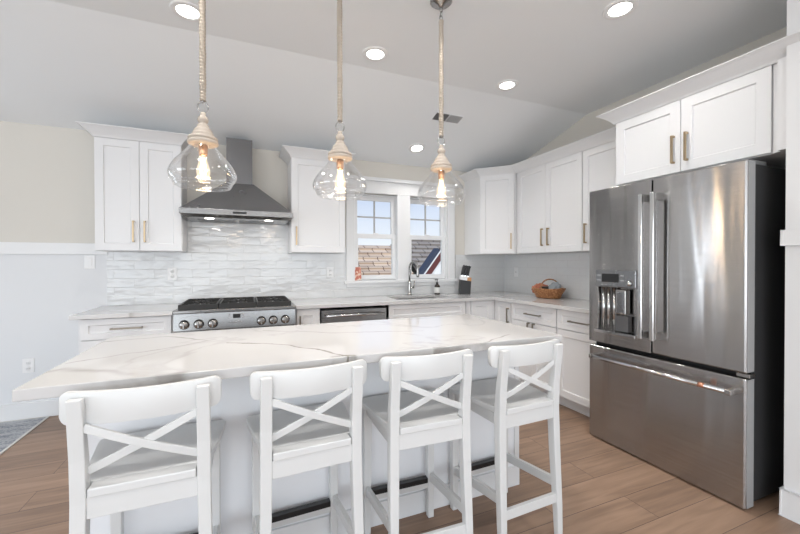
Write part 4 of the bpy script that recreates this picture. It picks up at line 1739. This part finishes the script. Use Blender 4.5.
# wicker basket
bx, by = -.215, -.985
t = thing('wicker_basket', 'oval brown wicker basket with hoop handle on the right-hand counter', 'basket', (bx, by, CZT))
b = MB()
n = 72
rows = 9
rings = []
Hb = .092
for i in range(rows * 4 + 1):
    q = i / (rows * 4)
    row = int(min(i // 4, rows - 1))
    ph = (i % 4) / 4
    bul = math.sin(PI * ph) * .006
    ry = .125 + .055 * q ** 1.2
    rx = .085 + .040 * q ** 1.2
    ring = []
    for k in range(n):
        a = 2 * PI * k / n
        w = bul * (1.0 + .9 * math.cos(a * 18 + PI * row))
        end = .010 * q * abs(math.sin(a)) ** 6
        ring.append(b.v((bx + (rx + w) * math.cos(a), by + (ry + w + end) * math.sin(a), CZT + .006 + Hb * q + end * .8)))
    rings.append(ring)
for i in range(len(rings) - 1):
    for k in range(n):
        b.f([rings[i][k], rings[i][(k + 1) % n], rings[i + 1][(k + 1) % n], rings[i + 1][k]], True)
b.f(rings[0])
b.build('body', M_WICKER, t, solid=-.004)
b = MB()
pts = []
for k in range(72):
    a = 2 * PI * k / 72
    pts.append((bx + .127 * math.cos(a), by + .187 * math.sin(a), CZT + Hb + .006 + .008 * abs(math.sin(a)) ** 6 + .0015 * math.cos(a * 30)))
b.tube(pts, .0065, 8, closed=True)
for s in (-1, 1):
    b.tube([(bx - .02, by + s * .182, CZT + Hb + .012), (bx - .012, by + s * .215, CZT + Hb + .018), (bx + .012, by + s * .215, CZT + Hb + .018), (bx + .02, by + s * .182, CZT + Hb + .012)], .006, 8)
b.build('rim', M_WICKER, t)
b = MB()
pts = []
for k in range(25):
    a = PI * k / 24
    pts.append((bx + .124 * math.cos(a), by - .03 + .01 * math.sin(a), CZT + Hb + .105 * math.sin(a) ** .8))
b.tube(pts, [.0065 + .001 * (k % 2) for k in range(25)], 8)
b.build('handle', M_WICKER, t)


def blob(name, c_, rad, m, label, cat, amp=.18, seed=0, sub=4):
    bm = bmesh.new()
    bmesh.ops.create_icosphere(bm, subdivisions=sub, radius=1)
    rnd = random.Random(seed)
    ws_ = [(Vector((rnd.gauss(0, 1), rnd.gauss(0, 1), rnd.gauss(0, 1))) * 3.5, rnd.random() * 6) for _ in range(9)]
    for v_ in bm.verts:
        s_ = sum(abs(math.sin(v_.co.dot(w_) + p_)) for w_, p_ in ws_) / 9
        v_.co = v_.co * (1 - amp + 2 * amp * s_)
        v_.co = Vector((v_.co.x * rad[0], v_.co.y * rad[1], v_.co.z * rad[2]))
        v_.co += Vector(c_)
    for fc in bm.faces:
        fc.smooth = True
    me = D.meshes.new(name)
    bm.to_mesh(me)
    bm.free()
    me.materials.append(m)
    o_ = D.objects.new(name, me)
    COL.objects.link(o_)
    tag(recenter(o_), label, cat)
    return o_


blob('folded_cloth', (bx - .01, by + .098, CZT + .085), (.066, .078, .055), M_RUST, 'crumpled rust red cloth spilling over the side of the wicker basket', 'cloth', .6, 3)
blob('cloth_pouch', (bx + .0, by - .095, CZT + .10), (.052, .052, .062), M_GREY, 'grey cloth pouch bundled in the wicker basket', 'pouch', .5, 8)
b = MB()
b.lathe([(0, -.115), (.022, -.113), (.026, -.10), (.026, .02), (.012, .05), (.012, .075), (0, .076)], (bx + .01, by - .008, CZT + .098), 24, axis='x')
o = b.build('bottle', M_BLACK)
tag(recenter(o), 'small black bottle lying in the wicker basket', 'bottle')
